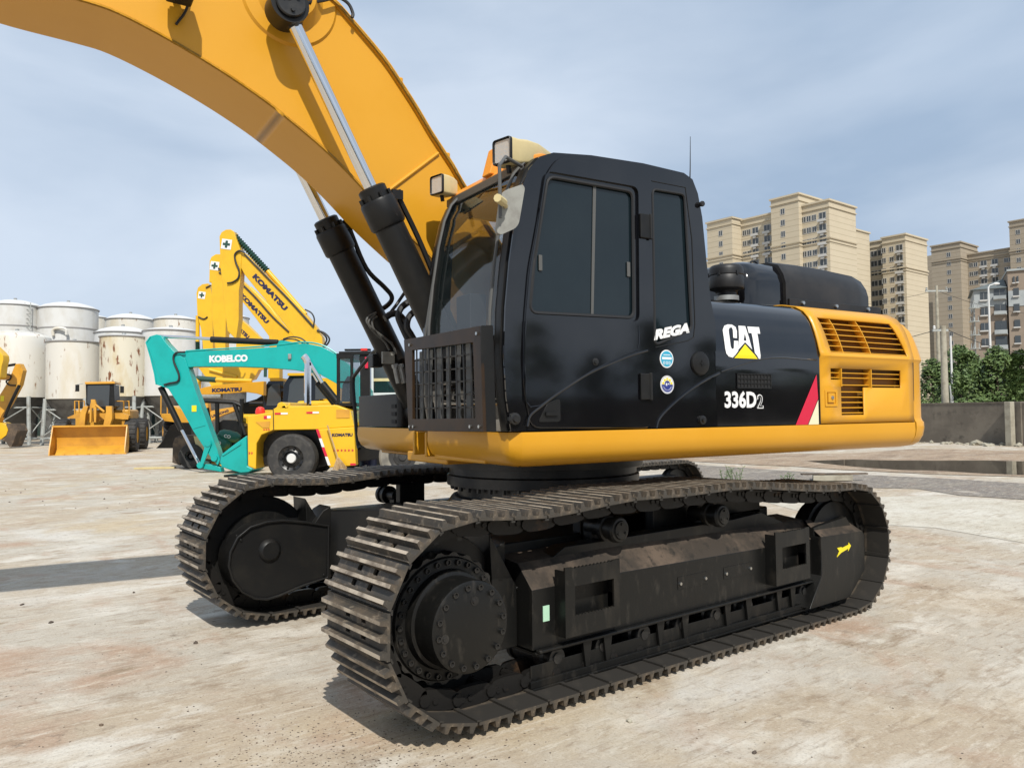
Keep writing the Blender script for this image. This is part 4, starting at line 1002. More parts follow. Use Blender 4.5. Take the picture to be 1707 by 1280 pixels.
mat('straw', (.42, .27, .13), .85, n=(30, (.55, .40, .22), .4, .6))
mat('window_dark', (.055, .062, .066), .12, spec=.7)
mat('window_frame_white', (.52, .51, .48), .5)
mat('wall_plaster', (.155, .132, .105), .9, n=(.7, (.22, .19, .15), .45, .62), n2=(2.0, (.080, .068, .054), .56, .72), stretch=(1, 1, 1.0), bump=(6, .3, .02))
mat('concrete_post', (.40, .37, .29), .85, n=(3, (.28, .25, .19), .45, .65), bump=(12, .3, .01))
mat('pale_blue_plaster', (.36, .385, .385), .8, n=(.4, (.27, .295, .30), .45, .65))
mat('tan_plaster', (.27, .215, .165), .85, n=(.3, (.21, .17, .13), .45, .65))
mat('roof_green', (.12, .14, .14), .8)
def facade(name, a, b, step):
    M = bpy.data.materials.new(name); M.use_nodes = True; t = M.node_tree; s = t.nodes['Principled BSDF']; MATS[name] = M; K = t.links.new
    s.inputs['Roughness'].default_value = .85
    c = t.nodes.new('ShaderNodeTexCoord'); x = t.nodes.new('ShaderNodeSeparateXYZ'); K(c.outputs['Object'], x.inputs[0])
    d = t.nodes.new('ShaderNodeMath'); d.operation = 'DIVIDE'; d.inputs[1].default_value = step; K(x.outputs[2], d.inputs[0])
    f = t.nodes.new('ShaderNodeMath'); f.operation = 'FRACT'; K(d.outputs[0], f.inputs[0])
    l = t.nodes.new('ShaderNodeMath'); l.operation = 'LESS_THAN'; l.inputs[1].default_value = .10; K(f.outputs[0], l.inputs[0])
    n = t.nodes.new('ShaderNodeTexNoise'); n.inputs['Scale'].default_value = .35; n.inputs['Detail'].default_value = 6; K(c.outputs['Object'], n.inputs[0])
    m1 = t.nodes.new('ShaderNodeMix'); m1.data_type = 'RGBA'; K(n.outputs[0], m1.inputs[0]); m1.inputs[6].default_value = (*a, 1); m1.inputs[7].default_value = (*b, 1)
    m2 = t.nodes.new('ShaderNodeMix'); m2.data_type = 'RGBA'; K(l.outputs[0], m2.inputs[0]); K(m1.outputs[2], m2.inputs[6]); m2.inputs[7].default_value = (a[0]*.68, a[1]*.66, a[2]*.62, 1)
    K(m2.outputs[2], s.inputs['Base Color'])
facade('beige_stone', (.50, .435, .32), (.44, .375, .27), 1.5)
facade('brown_stone', (.34, .29, .22), (.29, .245, .185), 1.5)

def board(px, py, turn=0, D=None):
    """upright frame on the ground under pixel (px, py): x right, y away, z up"""
    if D: p = CAM+ray(px, py)*D; o = Vector((p.x, p.y, 0))
    else: v = hit(px, py, 'z', 0); o = Vector((v.x, v.y, 0))
    return Matrix.Translation(o) @ Matrix.Rotation(YAW-R(90)+R(turn), 4, 'Z')
def L2(M, pts, y=0): return [(lambda v: (v.x, v.z))(hit(a, b, 'y', y, M)) for a, b in pts]
zA = lambda a, b: (a/2.976, 370+b/2.976)
zB = lambda a, b: (240+a/2.844, 370+b/2.844)
zC = lambda a, b: (a/5.817, 560+b/5.817)
zD = lambda a, b: (240+a/5.335, 560+b/5.335)
zE = lambda a, b: (400+a/4.923, 560+b/4.923)
zF = lambda a, b: (560+a/4.268, 560+b/4.268)
zG = lambda a, b: (300+a/5.564, 370+b/5.564)
zI = lambda a, b: (1440+a/4.128, 370+b/4.128)
class Bg:
    def __init__(s, root, M): s.root = root; s.M = M
    def pr(s, name, z, pts, y0, y1, mt, parent=None, bevel=.015, ref=None, **k):
        mb = MB(); mb.prism(L2(s.M, [z(*q) for q in pts], y0 if ref is None else ref), y0, y1); return mb.build(name, mt, parent or s.root, s.M, bevel=bevel, **k)
    def tb(s, name, z, pts, y, r, mt, parent=None, sm=True, n=8):
        P = [(a, y, b) for a, b in L2(s.M, [z(*q) for q in pts], y)]
        mb = MB(); mb.tube([tuple(v) for v in smoothline(P, 5)] if sm and len(P) > 2 else P, r, n); return mb.build(name, mt, parent or s.root, s.M)
    def bx(s, name, z, x0, y0, x1, y1, d0, d1, mt, parent=None, bevel=.01):
        (a, b), (c, d) = L2(s.M, [z(x0, y0), z(x1, y1)], d0); mb = MB(); mb.box(min(a, c), max(a, c), d0, d1, min(b, d), max(b, d)); return mb.build(name, mt, parent or s.root, s.M, bevel=bevel)
    def tx(s, name, z, word, x0, y0, x1, y1, h, y, mt, parent=None, off=.05):
        (a, b), (c, d) = L2(s.M, [z(x0, y0), z(x1, y1)], y); hh = (Vector(L2(s.M, [z(x0, y0-h)], y)[0])-Vector((a, b))).length
        mb = MB(); X = Vector((c-a, 0, d-b)); text(mb, word, (a, y, b), X, (0, 0, 1), X.length, hh, .004, off); return mb.build(name, mt, parent or s.root, s.M, smooth=False)
def wheel(name, parent, M, x, z, y0, w, r, rim, tyre='tyre_rubber', hub=None, rr=.5, lugs=0):
    m = MB(); m.lathe([(r*rr, .04), (r*rr*1.05, 0), (r*.90, 0), (r*.97, .03), (r, .08), (r, w-.08), (r*.97, w-.03), (r*.9, w), (r*rr, w)], (x, y0, z), (0, 1, 0), 40)
    if lugs:
        for k in range(lugs):
            a = 2*math.pi*k/lugs; T = Matrix.Translation((x, y0, z)) @ Matrix.Rotation(a, 4, 'Y'); q = MB(); q.box(-.03, .03, .03, w-.03, r-.02, r+.025); m.add(q, T)
    t = m.build(name, tyre, parent, M)
    m = MB(); m.lathe([(0, .05), (r*.16, .05), (r*.18, .08), (r*rr*.55, .09), (r*rr*.62, .03), (r*rr*.75, .05), (r*rr*.95, .03), (r*rr, .02), (r*rr*1.01, w-.02), (0, w-.04)], (x, y0, z), (0, 1, 0), 36); ri = m.build('rim', rim, t, M)
    if hub: m = MB(); m.lathe([(0, .02), (r*.17, .02), (r*.2, .05)], (x, y0, z), (0, 1, 0), 20); m.build('hub_cap', hub, t, M)
    return t

# ---- silos
def silo(cx, hw, yb, yr, ya, D, mt, label, legs=True, ladder=False, band=None, pipe=False, shoulder=False):
    M = board(cx, 700, 0, D); r = hw/FPX*D; Y = lambda p: L2(M, [(cx, p)], 0)[0][1]
    t = thing('storage_silo', M, label, 'silo', 'white silos behind the yard')
    zb, zr, za = Y(yb), Y(yr), Y(ya)
    m = MB(); pr = [(r*.98, zb), (r, zb+.03), (r, zr)]
    if shoulder: pr = [(r, zb), (r, zr-.5), (r*.97, zr-.22), (r*.88, zr-.05), (r*.8, zr)]
    m.lathe(pr, (0, 0, 0), (0, 0, 1), 48); sh = m.build('shell', mt, t, M)
    m = MB(); q = pr[-1][0]*(1 if shoulder else 1.02); m.lathe([(q*.99, zr-.04), (q, zr), (q*.8, zr+(za-zr)*.45), (q*.45, zr+(za-zr)*.82), (q*.08, za), (0, za)], (0, 0, 0), (0, 0, 1), 48); m.build('roof', mt if shoulder else 'white_paint', t, M)
    m = MB(); m.lathe([(0, za-.02), (.12, za-.02), (.10, za+.12), (0, za+.14)], (0, 0, 0), (0, 0, 1), 10); m.build('roof_vent', 'grey_steel', t, M)
    m = MB(); m.lathe([(q, zr-.07), (q+.03, zr-.05), (q+.03, zr), (q, zr+.01)], (0, 0, 0), (0, 0, 1), 48); m.build('rim_band', 'tank_edge', t, M)
    if band: m = MB(); z = Y(band); m.lathe([(r, z-.05), (r+.03, z-.04), (r+.03, z+.04), (r, z+.05)], (0, 0, 0), (0, 0, 1), 48); m.build('ring_band', 'tank_edge', t, M)
    if legs:
        m = MB(); m.lathe([(r*.97, zb), (r*.35, max(.6, zb-1.7)), (.2, max(.5, zb-2.0)), (0, max(.5, zb-2.0))], (0, 0, 0), (0, 0, 1), 32); m.build('hopper', 'hopper_grey', t, M)
        cs = [(sx*r*.78, sy*r*.62) for sx, sy in ((-1, -1), (1, -1), (1, 1), (-1, 1))]
        for a, b in cs: m = MB(); m.tube([(a, b, zb+.05), (a*1.10, b*1.10, 0)], .11, 8); m.build('leg', 'leg_steel', t, M)
        for i in range(4):
            (a, b), (c, d) = cs[i], cs[(i+1) % 4]; m = MB(); m.tube([(a*1.02, b*1.02, zb-.5), (c*1.08, d*1.08, .5)], .035, 5); m.tube([(c*1.02, d*1.02, zb-.5), (a*1.08, b*1.08, .5)], .035, 5); m.tube([(a*1.03, b*1.03, zb-.6), (c*1.03, d*1.03, zb-.6)], .05, 6); m.tube([(a*1.09, b*1.09, .35), (c*1.09, d*1.09, .35)], .06, 6)
            m.build('brace', 'leg_steel', t, M)
    else:
        m = MB(); m.lathe([(r*.9, zb+.05), (r*.85, 0), (0, 0)], (0, 0, 0), (0, 0, 1), 24); m.build('base', 'hopper_grey', t, M)
    if ladder:
        x0, x1 = [L2(M, [(p, 540)], -r*.7)[0][0] for p in (37.5, 47)]; z0, z1 = Y(552), Y(508)
        yy = -math.sqrt(max(.1, r*r-(x0+x1)**2/4))-.12
        m = MB(); [m.tube([(x, yy, z0), (x, yy, z1)], .03, 5) for x in (x0, x1)]
        for k in range(6): z = z0+(z1-z0)*(k+.5)/6; m.tube([(x0, yy, z), (x1, yy, z)], .025, 5)
        m.build('ladder', 'leg_steel', t, M)
    if pipe:
        z = Y(562); m = MB(); m.tube(smoothline([(.15, -r-.12, z-.1), (.15, -r-.15, z+.3), (.5, -r-.15, z+.42), (1.0, -r-.12, z+.34), (1.05, -r*.98-.12, z-.05)], 5), .10, 8); m.build('pipe', 'tank_stained', t, M)
    return t
silo(23, 39.5, 662, 511, 500, 55, 'tank_white', 'tall white silo at the far left with a ladder on its side', False, ladder=True, band=546)
silo(112, 45, 660, 516, 504, 56, 'tank_white', 'tall clean white silo behind the silo with the flat rim and rust spots', False, band=550, pipe=True)
silo(150, 26, 650, 530, 525, 68, 'tank_stained', 'small distant stained silo peeping out beside the tall clean white silo', False)
silo(216.5, 38, 650, 534, 523, 60, 'tank_stained', 'tall dirty silo standing furthest back above the round-roofed silo', False)
silo(204, 43, 655, 556, 544, 51, 'tank_white', 'white silo with domed roof directly behind the most rusty silo', False)
silo(292, 34, 650, 534, 526, 58, 'tank_stained', 'cream silo with pale roof rising behind the teal excavator stick', False)
silo(376, 37, 650, 530, 522, 60, 'tank_white', 'silo almost hidden behind the bright yellow excavator booms', False)
silo(27, 51, 663, 557, 552, 46, 'tank_stained', 'front silo with rounded rusty shoulder, leftmost of the row on legs', shoulder=True)
silo(123, 41.5, 666, 571, 569, 45.5, 'tank_stained', 'front silo with a sharp flat rim and rust spots, behind the yellow wheel loader')
silo(205.5, 36.5, 662, 562, 558, 45, 'tank_rusty', 'most rusty front silo with brown streaks below its top')
silo(284, 43, 661, 553, 546, 46, 'tank_white', 'clean white front silo on legs behind the teal bucket arm')
# green screen fence behind the silo legs
M = board(150, 731); m = MB(); 
fe = thing('screen_fence', M @ Matrix.Translation((0, 9, 0)), 'dark green screen fence seen between the silo legs', 'fence'); FM = WM[fe]
m.prism([(-14, 0), (-14, 2.3), (16, 2.5), (16, 0)], 0, .06); m.build('screen', 'dark_green_net', fe, FM)
for k in range(13): m = MB(); m.box(-14+2.5*k, -13.9+2.5*k, -.1, 0, 0, 2.5); m.build('post', 'leg_steel', fe, FM)

# ---- orange wheel loader facing the camera
M = board(145, 758, 18); t = thing('wheel_loader', M, 'orange wheel loader facing the camera with its wide bucket flat on the ground', 'wheel loader'); B = Bg(t, M)
(x0, z0), (x1, z1) = L2(M, [zC(468, 1165), zC(1215, 870)], 0)
m = MB(); k = .08
sec = [(0, 0), (.75, .02), (.98, .22), (1.02, .6), (.80, z1-.06), (.62, z1)]
m.grid([[(x, y, z) for y, z in sec] for x in (x0, x1)]); m.grid([[(x, y+.04, z+.0) for y, z in sec[1:]] for x in (x0, x1)])
for x in (x0, x1-.04): m.prism([(.0, 0), (.75, .0), (1.0, .22), (1.04, .6), (.82, z1), (.55, z1-.02), (.05, .25)], x, x+.04, 'yz')
m.box(x0, x1, .56, .66, z1-.03, z1+.04)
bk = m.build('bucket', 'orange_paint', t, M, recalc=False)
m = MB(); m.prism([(.0, .0), (.0, .02), (.50, .34), (.95, .36), (.9, .0)], x0+.25, x1-.04, 'yz'); m.build('bucket_floor', 'orange_paint', bk, M)
for k in range(6): x = x0+.55+.46*k; m = MB(); m.box(x-.05, x+.05, -.08, .12, .0, .05); m.build('tooth', 'orange_paint', bk, M)
B.pr('front_frame', zC, [(650, 790), (745, 750), (1180, 745), (1250, 770), (1240, 810), (1100, 800), (900, 830), (780, 800), (660, 800)], 1.5, 2.1, 'orange_paint', ref=1.5)
for pts in ([(770, 870), (785, 740), (815, 680), (860, 680), (835, 760), (825, 870)], [(1005, 865), (1030, 740), (1030, 680), (1088, 680), (1092, 800), (1070, 865)]): B.pr('lift_arm', zC, pts, .9, 1.3, 'orange_paint', ref=1.0)
B.pr('tilt_link', zC, [(868, 840), (870, 680), (880, 640), (880, 615), (920, 615), (935, 660), (930, 840), (910, 840), (905, 700), (890, 700), (886, 840)], 1.0, 1.2, 'orange_paint', ref=1.0)
B.tb('tilt_cylinder', zC, [(930, 670), (1010, 735)], 1.0, .05, 'orange_paint', sm=False)
c = B.pr('cab', zC, [(830, 465), (1105, 460), (1112, 680), (1060, 720), (860, 700), (835, 660)], 1.9, 3.3, 'black_satin_paint', ref=1.9)
B.pr('windscreen', zC, [(850, 478), (1065, 475), (1055, 690), (880, 680), (845, 650)], 1.87, 1.89, 'window_dark', c, bevel=0)
B.pr('roof', zC, [(820, 445), (1110, 440), (1115, 462), (825, 468)], 1.8, 3.4, 'orange_paint')
for a, b in ((748, 505), (1182, 520)):
    mr = B.bx('mirror', zC, a-18, b-33, a+18, b+33, 1.75, 1.83, 'black_satin_paint'); B.tb('mirror_arm', zC, [(a, b-35), (a+(60 if a < 900 else -60), b-45)], 1.8, .015, 'leg_steel', mr, sm=False)
for s in ([(725, 770), (725, 632), (818, 630), (818, 700)], [(1112, 700), (1112, 632), (1250, 632), (1255, 780)]): B.tb('handrail', zC, s, 2.4, .03, 'orange_paint', sm=False); 
B.tb('handrail', zC, [(1200, 632), (1205, 770)], 2.4, .03, 'orange_paint', sm=False); B.tb('handrail', zC, [(765, 632), (768, 750)], 2.4, .03, 'orange_paint', sm=False)
for x in (-1.30, 1.42):
    for y in (2.0, 5.0):
        wheel('wheel', t, M @ Matrix.Translation((x, y, .74)) @ Matrix.Rotation(R(-90), 4, 'Z'), 0, 0, -.27, .5, .74, 'orange_paint', lugs=22)
m = MB(); m.box(-1.1, 1.1, 3.2, 6.3, .7, 1.9); m.build('engine_house', 'orange_paint', t, M, bevel=.08)

# ---- excavator cut off by the left edge
M = board(15, 747); t = thing('excavator', M, 'orange excavator arm and bucket cut off by the left edge of the picture', 'excavator'); B = Bg(t, M)
B.pr('stick', zC, [(-60, 860), (0, 770), (-20, 600), (85, 430), (128, 320), (150, 272), (190, 268), (222, 335), (190, 475), (90, 660), (12, 772), (-30, 870)], 0, .35, 'orange_paint')
bo = B.pr('boom', zC, [(-420, 330), (-200, 250), (0, 358), (80, 368), (106, 392), (88, 420), (40, 425), (0, 425), (-200, 340), (-420, 420)], .05, .4, 'orange_paint')
B.tb('hose', zC, [(60, 368), (105, 385), (95, 420), (60, 440), (90, 475), (150, 480)], -.03, .04, 'black_rubber')
B.tb('cylinder', zC, [(-60, 310), (150, 276)], .17, .07, 'black_satin_paint', sm=False); B.tb('cylinder', zC, [(188, 478), (90, 680), (45, 790)], -.05, .08, 'black_satin_paint', sm=False)
B.bx('sticker', zC, 5, 580, 38, 632, -.012, -.002, 'yellow_decal', bevel=0)
B.pr('bucket', zC, [(60, 850), (140, 850), (168, 920), (140, 1000), (110, 1075), (90, 1075), (60, 1030), (20, 1010), (40, 930)], -.1, .8, 'rusty_brown')
B.pr('bucket_linkage', zC, [(-60, 840), (0, 838), (55, 862), (75, 910), (60, 960), (10, 1000), (-60, 1010)], -.15, .6, 'bright_yellow_paint')
M = board(-12, 700, 0, 39); t = thing('excavator', M, 'bright yellow excavator boom just peeping in at the left edge', 'excavator'); B = Bg(t, M)
B.pr('boom', zC, [(-300, -40), (-100, 60), (0, 155), (28, 190), (32, 230), (15, 290), (0, 400), (-60, 420), (-200, 300)], 0, .5, 'bright_yellow_paint')
m = MB(); m.box(-4.5, -2.2, -.5, 2, .6, 2.4); m.build('house', 'bright_yellow_paint', t, M, bevel=.1); m = MB(); m.box(-5.2, -1.5, -.6, .1, 0, .8); m.box(-5.2, -1.5, 1.4, 2.1, 0, .8); m.build('crawler_base', 'black_steel', t, M, bevel=.2)

# ---- second wheel loader behind the teal stick
M = board(275, 747); t = thing('wheel_loader', M, 'yellow wheel loader with a black bucket, partly hidden by the teal stick', 'wheel loader'); B = Bg(t, M)
B.pr('bucket', zD, [(105, 1000), (170, 930), (230, 800), (300, 770), (420, 770), (420, 1005)], 0, 1.6, 'black_satin_paint')
B.pr('body', zD, [(150, 715), (155, 690), (240, 690), (245, 620), (330, 650), (420, 760), (440, 830), (380, 860), (300, 770), (180, 755)], .6, 2.4, 'orange_paint')
B.tb('handrail', zD, [(150, 700), (152, 530), (205, 535), (208, 700)], 1.0, .03, 'orange_paint', sm=False)
for x, y in ((118, .9), (215, .7)): (a, b), = L2(M, [zD(x, 845)], y); wheel('wheel', t, M @ Matrix.Translation((a, y+.6, b)) @ Matrix.Rotation(R(-60), 4, 'Z'), 0, 0, 0, .5, .62, 'orange_paint', lugs=20)

# ---- teal excavator
M = board(400, 787); KM = M; t = thing('excavator', M, 'teal excavator with KOBELCO on its boom and the bucket folded to the ground', 'excavator'); B = Bg(t, M)
st = B.pr('stick', zD, [(15, 52), (55, 2), (110, -14), (150, -5), (195, 60), (275, 145), (365, 200), (395, 290), (455, 480), (560, 770), (600, 880), (650, 1010), (676, 1100), (655, 1150), (610, 1105), (545, 1010), (440, 850), (330, 650), (215, 470), (150, 445), (105, 432), (95, 340), (60, 200)], 0, .36, 'teal_paint')
B.pr('stick_edge', zD, [(12, 56), (52, 2), (58, 10), (22, 60), (66, 200), (100, 340), (110, 425), (102, 432), (88, 340), (54, 200)], -.02, .38, 'teal_paint', st, bevel=.004)
B.tb('stick_seam', zD, [(25, 60), (170, 430)], -.004, .012, 'teal_paint', st, sm=False); B.tb('stick_seam', zD, [(440, 822), (545, 792)], -.004, .012, 'teal_paint', st, sm=False)
B.bx('sticker', zD, 425, 618, 466, 672, -.012, -.002, 'yellow_decal', st, 0)
bo = B.pr('boom', zB, [(140, 655), (150, 625), (185, 612), (330, 608), (500, 600), (632, 592), (760, 574), (840, 590), (915, 628), (985, 690), (1075, 800), (1075, 880), (1000, 860), (915, 768), (830, 720), (700, 700), (560, 690), (430, 686), (250, 686), (170, 692), (145, 680)], .04, .40, 'teal_paint')
B.pr('cylinder_bracket', zB, [(625, 596), (640, 562), (668, 562), (760, 582), (760, 600)], .12, .32, 'teal_paint', bo)
B.tx('lettering', zB, 'KOBELCO', 310, 667, 492, 662, 34, .034, 'white_decal', bo, .06)
B.bx('bracket', zB, 682, 625, 697, 650, -.02, .04, 'grey_steel', bo)
for y in (.04, .34): B.tb('oil_line', zB, [(200, 612), (330, 603), (500, 594), (640, 582), (760, 570), (860, 590), (960, 660)], y, .022, 'teal_paint', bo)
B.tb('hose', zB, [(195, 617), (150, 622), (140, 655), (165, 720), (160, 755), (120, 765), (95, 772)], -.04, .028, 'black_rubber')
B.tb('hose', zB, [(660, 555), (700, 545), (745, 552), (780, 580)], .1, .02, 'black_rubber'); B.tb('hose', zB, [(640, 565), (690, 555), (730, 562), (765, 585)], .2, .018, 'black_rubber')
ac = B.tb('arm_cylinder', zB, [(318, 557), (635, 572)], .2, .085, 'black_satin_paint', sm=False, n=14); B.tb('piston_rod', zB, [(75, 542), (325, 555)], .2, .045, 'chrome', ac, False, 12)
bc_ = B.tb('bucket_cylinder', zD, [(150, 455), (335, 835)], .18, .085, 'black_satin_paint', sm=False, n=12); B.tb('piston_rod', zD, [(335, 835), (492, 1140)], .18, .042, 'chrome', bc_, False, 10)
B.pr('bucket_link', zD, [(488, 1170), (480, 1145), (500, 1120), (545, 960), (562, 930), (590, 935), (600, 960), (540, 1110), (520, 1165)], -.05, .0, 'teal_paint'); B.pr('bucket_link', zD, [(500, 1150), (530, 1135), (640, 1150), (680, 1170), (690, 1210), (640, 1200), (520, 1180)], .05, .3, 'teal_paint')
for q in ((572, 955), (630, 1085), (505, 1148)): (a, b), = L2(M, [zD(*q)], 0); m = MB(); m.cyl((a, -.07, b), (a, .42, b), .085, n=16); m.build('pin', 'teal_paint', t, M)
bu = B.pr('bucket', zD, [(690, 1050), (800, 965), (912, 885), (918, 1155), (972, 1182), (940, 1208), (850, 1216), (760, 1190), (690, 1165), (672, 1120)], -.35, .75, 'teal_paint', bevel=.03)
B.pr('bucket_side_plate', zD, [(690, 1052), (860, 945), (862, 965), (700, 1068)], -.375, -.352, 'teal_paint', bu, bevel=.004)
cy = B.tb('boom_cylinder', zB, [(845, 765), (930, 870)], -.08, .10, 'black_satin_paint', sm=False, n=12); B.tb('piston_rod', zB, [(768, 635), (850, 770)], -.08, .05, 'chrome', cy, False, 12)
cy = B.tb('boom_cylinder', zB, [(825, 760), (905, 860)], .45, .10, 'black_satin_paint', sm=False, n=12); B.tb('piston_rod', zB, [(760, 640), (830, 765)], .45, .05, 'chrome', cy, False, 12)
m = MB(); m.box(3.2, 5.6, -.2, 2.4, 1.0, 1.9); m.build('house', 'teal_paint', t, M, bevel=.1); m = MB(); m.box(2.6, 5.8, -.3, .3, 0, .85); m.box(2.6, 5.8, 1.8, 2.4, 0, .85); m.build('crawler_base', 'black_steel', t, M, bevel=.2)

# ---- yellow forklift with the big tyre
M = board(484, 805); t = thing('forklift', M, 'large bright yellow forklift with KOMATSU on its side panel and a big black tyre', 'forklift'); B = Bg(t, M)
body = B.pr('body', zE, [(62, 655), (265, 622), (268, 600), (300, 585), (308, 552), (338, 540), (368, 550), (382, 576), (408, 545), (412, 576), (790, 566), (905, 608), (938, 745), (620, 768), (270, 774), (178, 812), (138, 880), (130, 1095), (66, 1070)], .10, 2.1, 'bright_yellow_paint', bevel=.03)
B.pr('side_panel', zE, [(620, 766), (935, 745), (952, 1062), (738, 1080), (722, 1060)], .02, .30, 'bright_yellow_paint', bevel=.02)
B.pr('chassis', zE, [(140, 830), (270, 780), (620, 770), (720, 1060), (640, 1080), (200, 1060)], .6, 1.9, 'black_steel')
B.bx('panel_recess', zE, 790, 605, 900, 672, .085, .099, 'orange_paint', body, 0)
B.pr('counterweight_recess', zE, [(130, 705), (245, 700), (240, 755), (185, 750)], .085, .099, 'orange_paint', body, bevel=0)
B.tx('lettering', zE, 'KOMATSU', 755, 825, 925, 822, 26, .014, 'navy_lettering', None, .05)
for (a, b, c, d, mt) in ((285, 630, 335, 644, 'red_decal'), (335, 629, 392, 643, 'white_decal'), (545, 622, 596, 636, 'red_decal'), (596, 621, 648, 635, 'white_decal'), (195, 655, 222, 680, 'red_decal'), (222, 655, 252, 675, 'white_decal'), (905, 1045, 950, 1060, 'red_decal')): B.bx('reflector', zE, a, b, c, d, .000 if a > 900 else .09, .015 if a > 900 else .098, mt, body, 0)
for k in range(4):
    y0, y1 = 765+75*k, 765+75*(k+1); f = lambda y: 622+(y-765)*100/300
    B.pr('reflector', zE, [(f(y0), y0), (f(y0)+22, y0), (f(y1)+22, y1-4), (f(y1), y1-4)], .008, .016, 'white_decal' if k % 2 else 'red_decal', body, bevel=0)
for k in range(6): B.pr('chevron', zE, [(765+30*k, 930), (775+30*k, 930), (783+30*k, 937), (775+30*k, 945), (765+30*k, 945), (772+30*k, 937)], .010, .016, 'red_decal', body, bevel=0)
for k in range(3): B.pr('chevron', zE, [(190+20*k, 762), (198+20*k, 762), (205+20*k, 768), (198+20*k, 774), (190+20*k, 774), (196+20*k, 768)], .090, .097, 'red_decal', body, bevel=0)
for k in range(2): B.pr('chevron', zE, [(70+20*k, 952), (78+20*k, 952), (85+20*k, 960), (78+20*k, 968), (70+20*k, 968), (76+20*k, 960)], .090, .097, 'red_decal', body, bevel=0)
B.tb('exhaust_pipe', zE, [(555, 570), (556, 300), (554, 220), (540, 185), (522, 165)], .9, .085, 'chrome')
B.tb('lid_rail', zE, [(594, 580), (594, 562), (640, 562), (640, 580)], .5, .02, 'bright_yellow_paint', sm=False)
B.tb('body_seam', zE, [(272, 590), (276, 770)], .092, .010, 'black_rubber', body, sm=False)
(a, b), (c, d) = L2(M, [zE(418, 1005), zE(418, 1207)], 0)
wheel('wheel', t, M, a, b, -.02, .42, b-.0 if False else (b-d), 'black_steel', hub='white_paint', rr=.50)
m = MB()
for k in range(10): an = 2*math.pi*k/10; m.cyl((a+.23*math.cos(an), -.005, b+.23*math.sin(an)), (a+.23*math.cos(an), .03, b+.23*math.sin(an)), .028, n=6)
m.build('wheel_nuts', 'black_satin_paint', t, M)
wheel('wheel', t, M, a, b, 1.6, .42, b-d, 'black_steel', rr=.5)
(a2, b2), = L2(M, [zF(462, 960)], 0); wheel('wheel', t, M, a2, .56, .25, .4, .56, 'tyre_rubber', tyre='dusty_tyre', rr=.56)
B.pr('front_axle_frame', zE, [(935, 700), (1180, 720), (1200, 1000), (960, 1030)], .75, 1.8, 'black_satin_paint')
# open cab
cb = B.bx('cab_roof', zE, 790, 143, 925, 185, .3, 1.7, 'black_satin_paint')
B.bx('cab_roof', zF, 20, 110, 290, 130, .3, 1.7, 'black_satin_paint')
for x0, x1 in ((792, 816), (903, 925)): B.bx('cab_post', zE, x0, 185, x1, 570, .3, .4, 'black_satin_paint')
B.bx('cab_post', zF, 170, 130, 240, 480, .35, .5, 'black_satin_paint'); B.bx('cab_rail', zE, 792, 370, 925, 384, .3, .36, 'black_satin_paint'); B.bx('cab_sill', zE, 780, 548, 960, 575, .3, 1.6, 'black_satin_paint')
B.bx('cab_glass', zE, 818, 188, 902, 545, .34, .35, 'cab_glass', bevel=0); B.bx('cab_glass', zF, 108, 132, 168, 470, .36, .37, 'cab_glass', bevel=0)
rb = B.bx('roof_bar', zF, 60, 92, 245, 104, .8, .9, 'black_satin_paint'); B.bx('warning_lamp', zF, 175, 88, 222, 106, .7, .79, 'red_plastic', rb); B.bx('warning_lamp', zF, 205, 150, 228, 230, .31, .34, 'red_decal', rb)
B.pr('seat', zE, [(830, 540), (840, 400), (880, 330), (905, 330), (905, 540)], .9, 1.3, 'black_rubber')
m = MB(); v = L2(M, [zE(155, 612)], .4)[0]; m.lathe([(.11, -.09), (.115, -.02), (.09, .06), (.04, .09), (0, .095)], (v[0], .5, v[1]+.0), (0, 0, 1), 18); m.build('warning_beacon', 'red_plastic', t, M)
# ---- broom, blue drum
M = board(565, 804); M = Matrix.Translation(Vector((0, 0, 0))) @ M; t = thing('broom', M, 'straw yard broom leaning against the yellow forklift side panel', 'broom'); B = Bg(t, M)
B.tb('handle', zE, [(718, 732), (805, 1010)], -.12, .016, 'straw', sm=False)
rnd = random.Random(3); m = MB(); (a, b), = L2(M, [zE(805, 1005)], -.12)
for k in range(90):
    u = rnd.uniform(-1, 1); v_ = rnd.uniform(-1, 1); e = Vector((a+.02+u*.36+.08, -.12+v_*.14, .02+rnd.uniform(0, .10))); s_ = Vector((a+u*.02, -.12+v_*.02, b+.02)); mid = s_.lerp(e, .5)+Vector((-u*.04, 0, .0)); m.tube([s_, mid, e], [.006, .006, .003], 4)
m.build('bristles', 'straw', t, M, merge=False)
M = board(611, 792); t = thing('drum', M, 'dark blue drum with white marks standing beside the forklift', 'drum'); B = Bg(t, M)
m = MB(); m.lathe([(0, 0), (.22, 0), (.225, .02), (.22, .04), (.22, .22), (.228, .24), (.22, .26), (.22, .5), (.225, .52), (.2, .53), (0, .53)], (0, .2, 0), (0, 0, 1), 28); m.build('shell', 'dark_blue_paint', t, M)
m = MB(); text(m, '5G', (-.05, -.026, .15), (1, 0, 0), (0, 0, 1), .12, .13, .003, .01) if False else m.box(-.04, .02, -.024, -.018, .12, .26); m.box(.05, .07, -.024, -.018, .15, .24); m.build('paint_marks', 'white_decal', t, M, smooth=False)
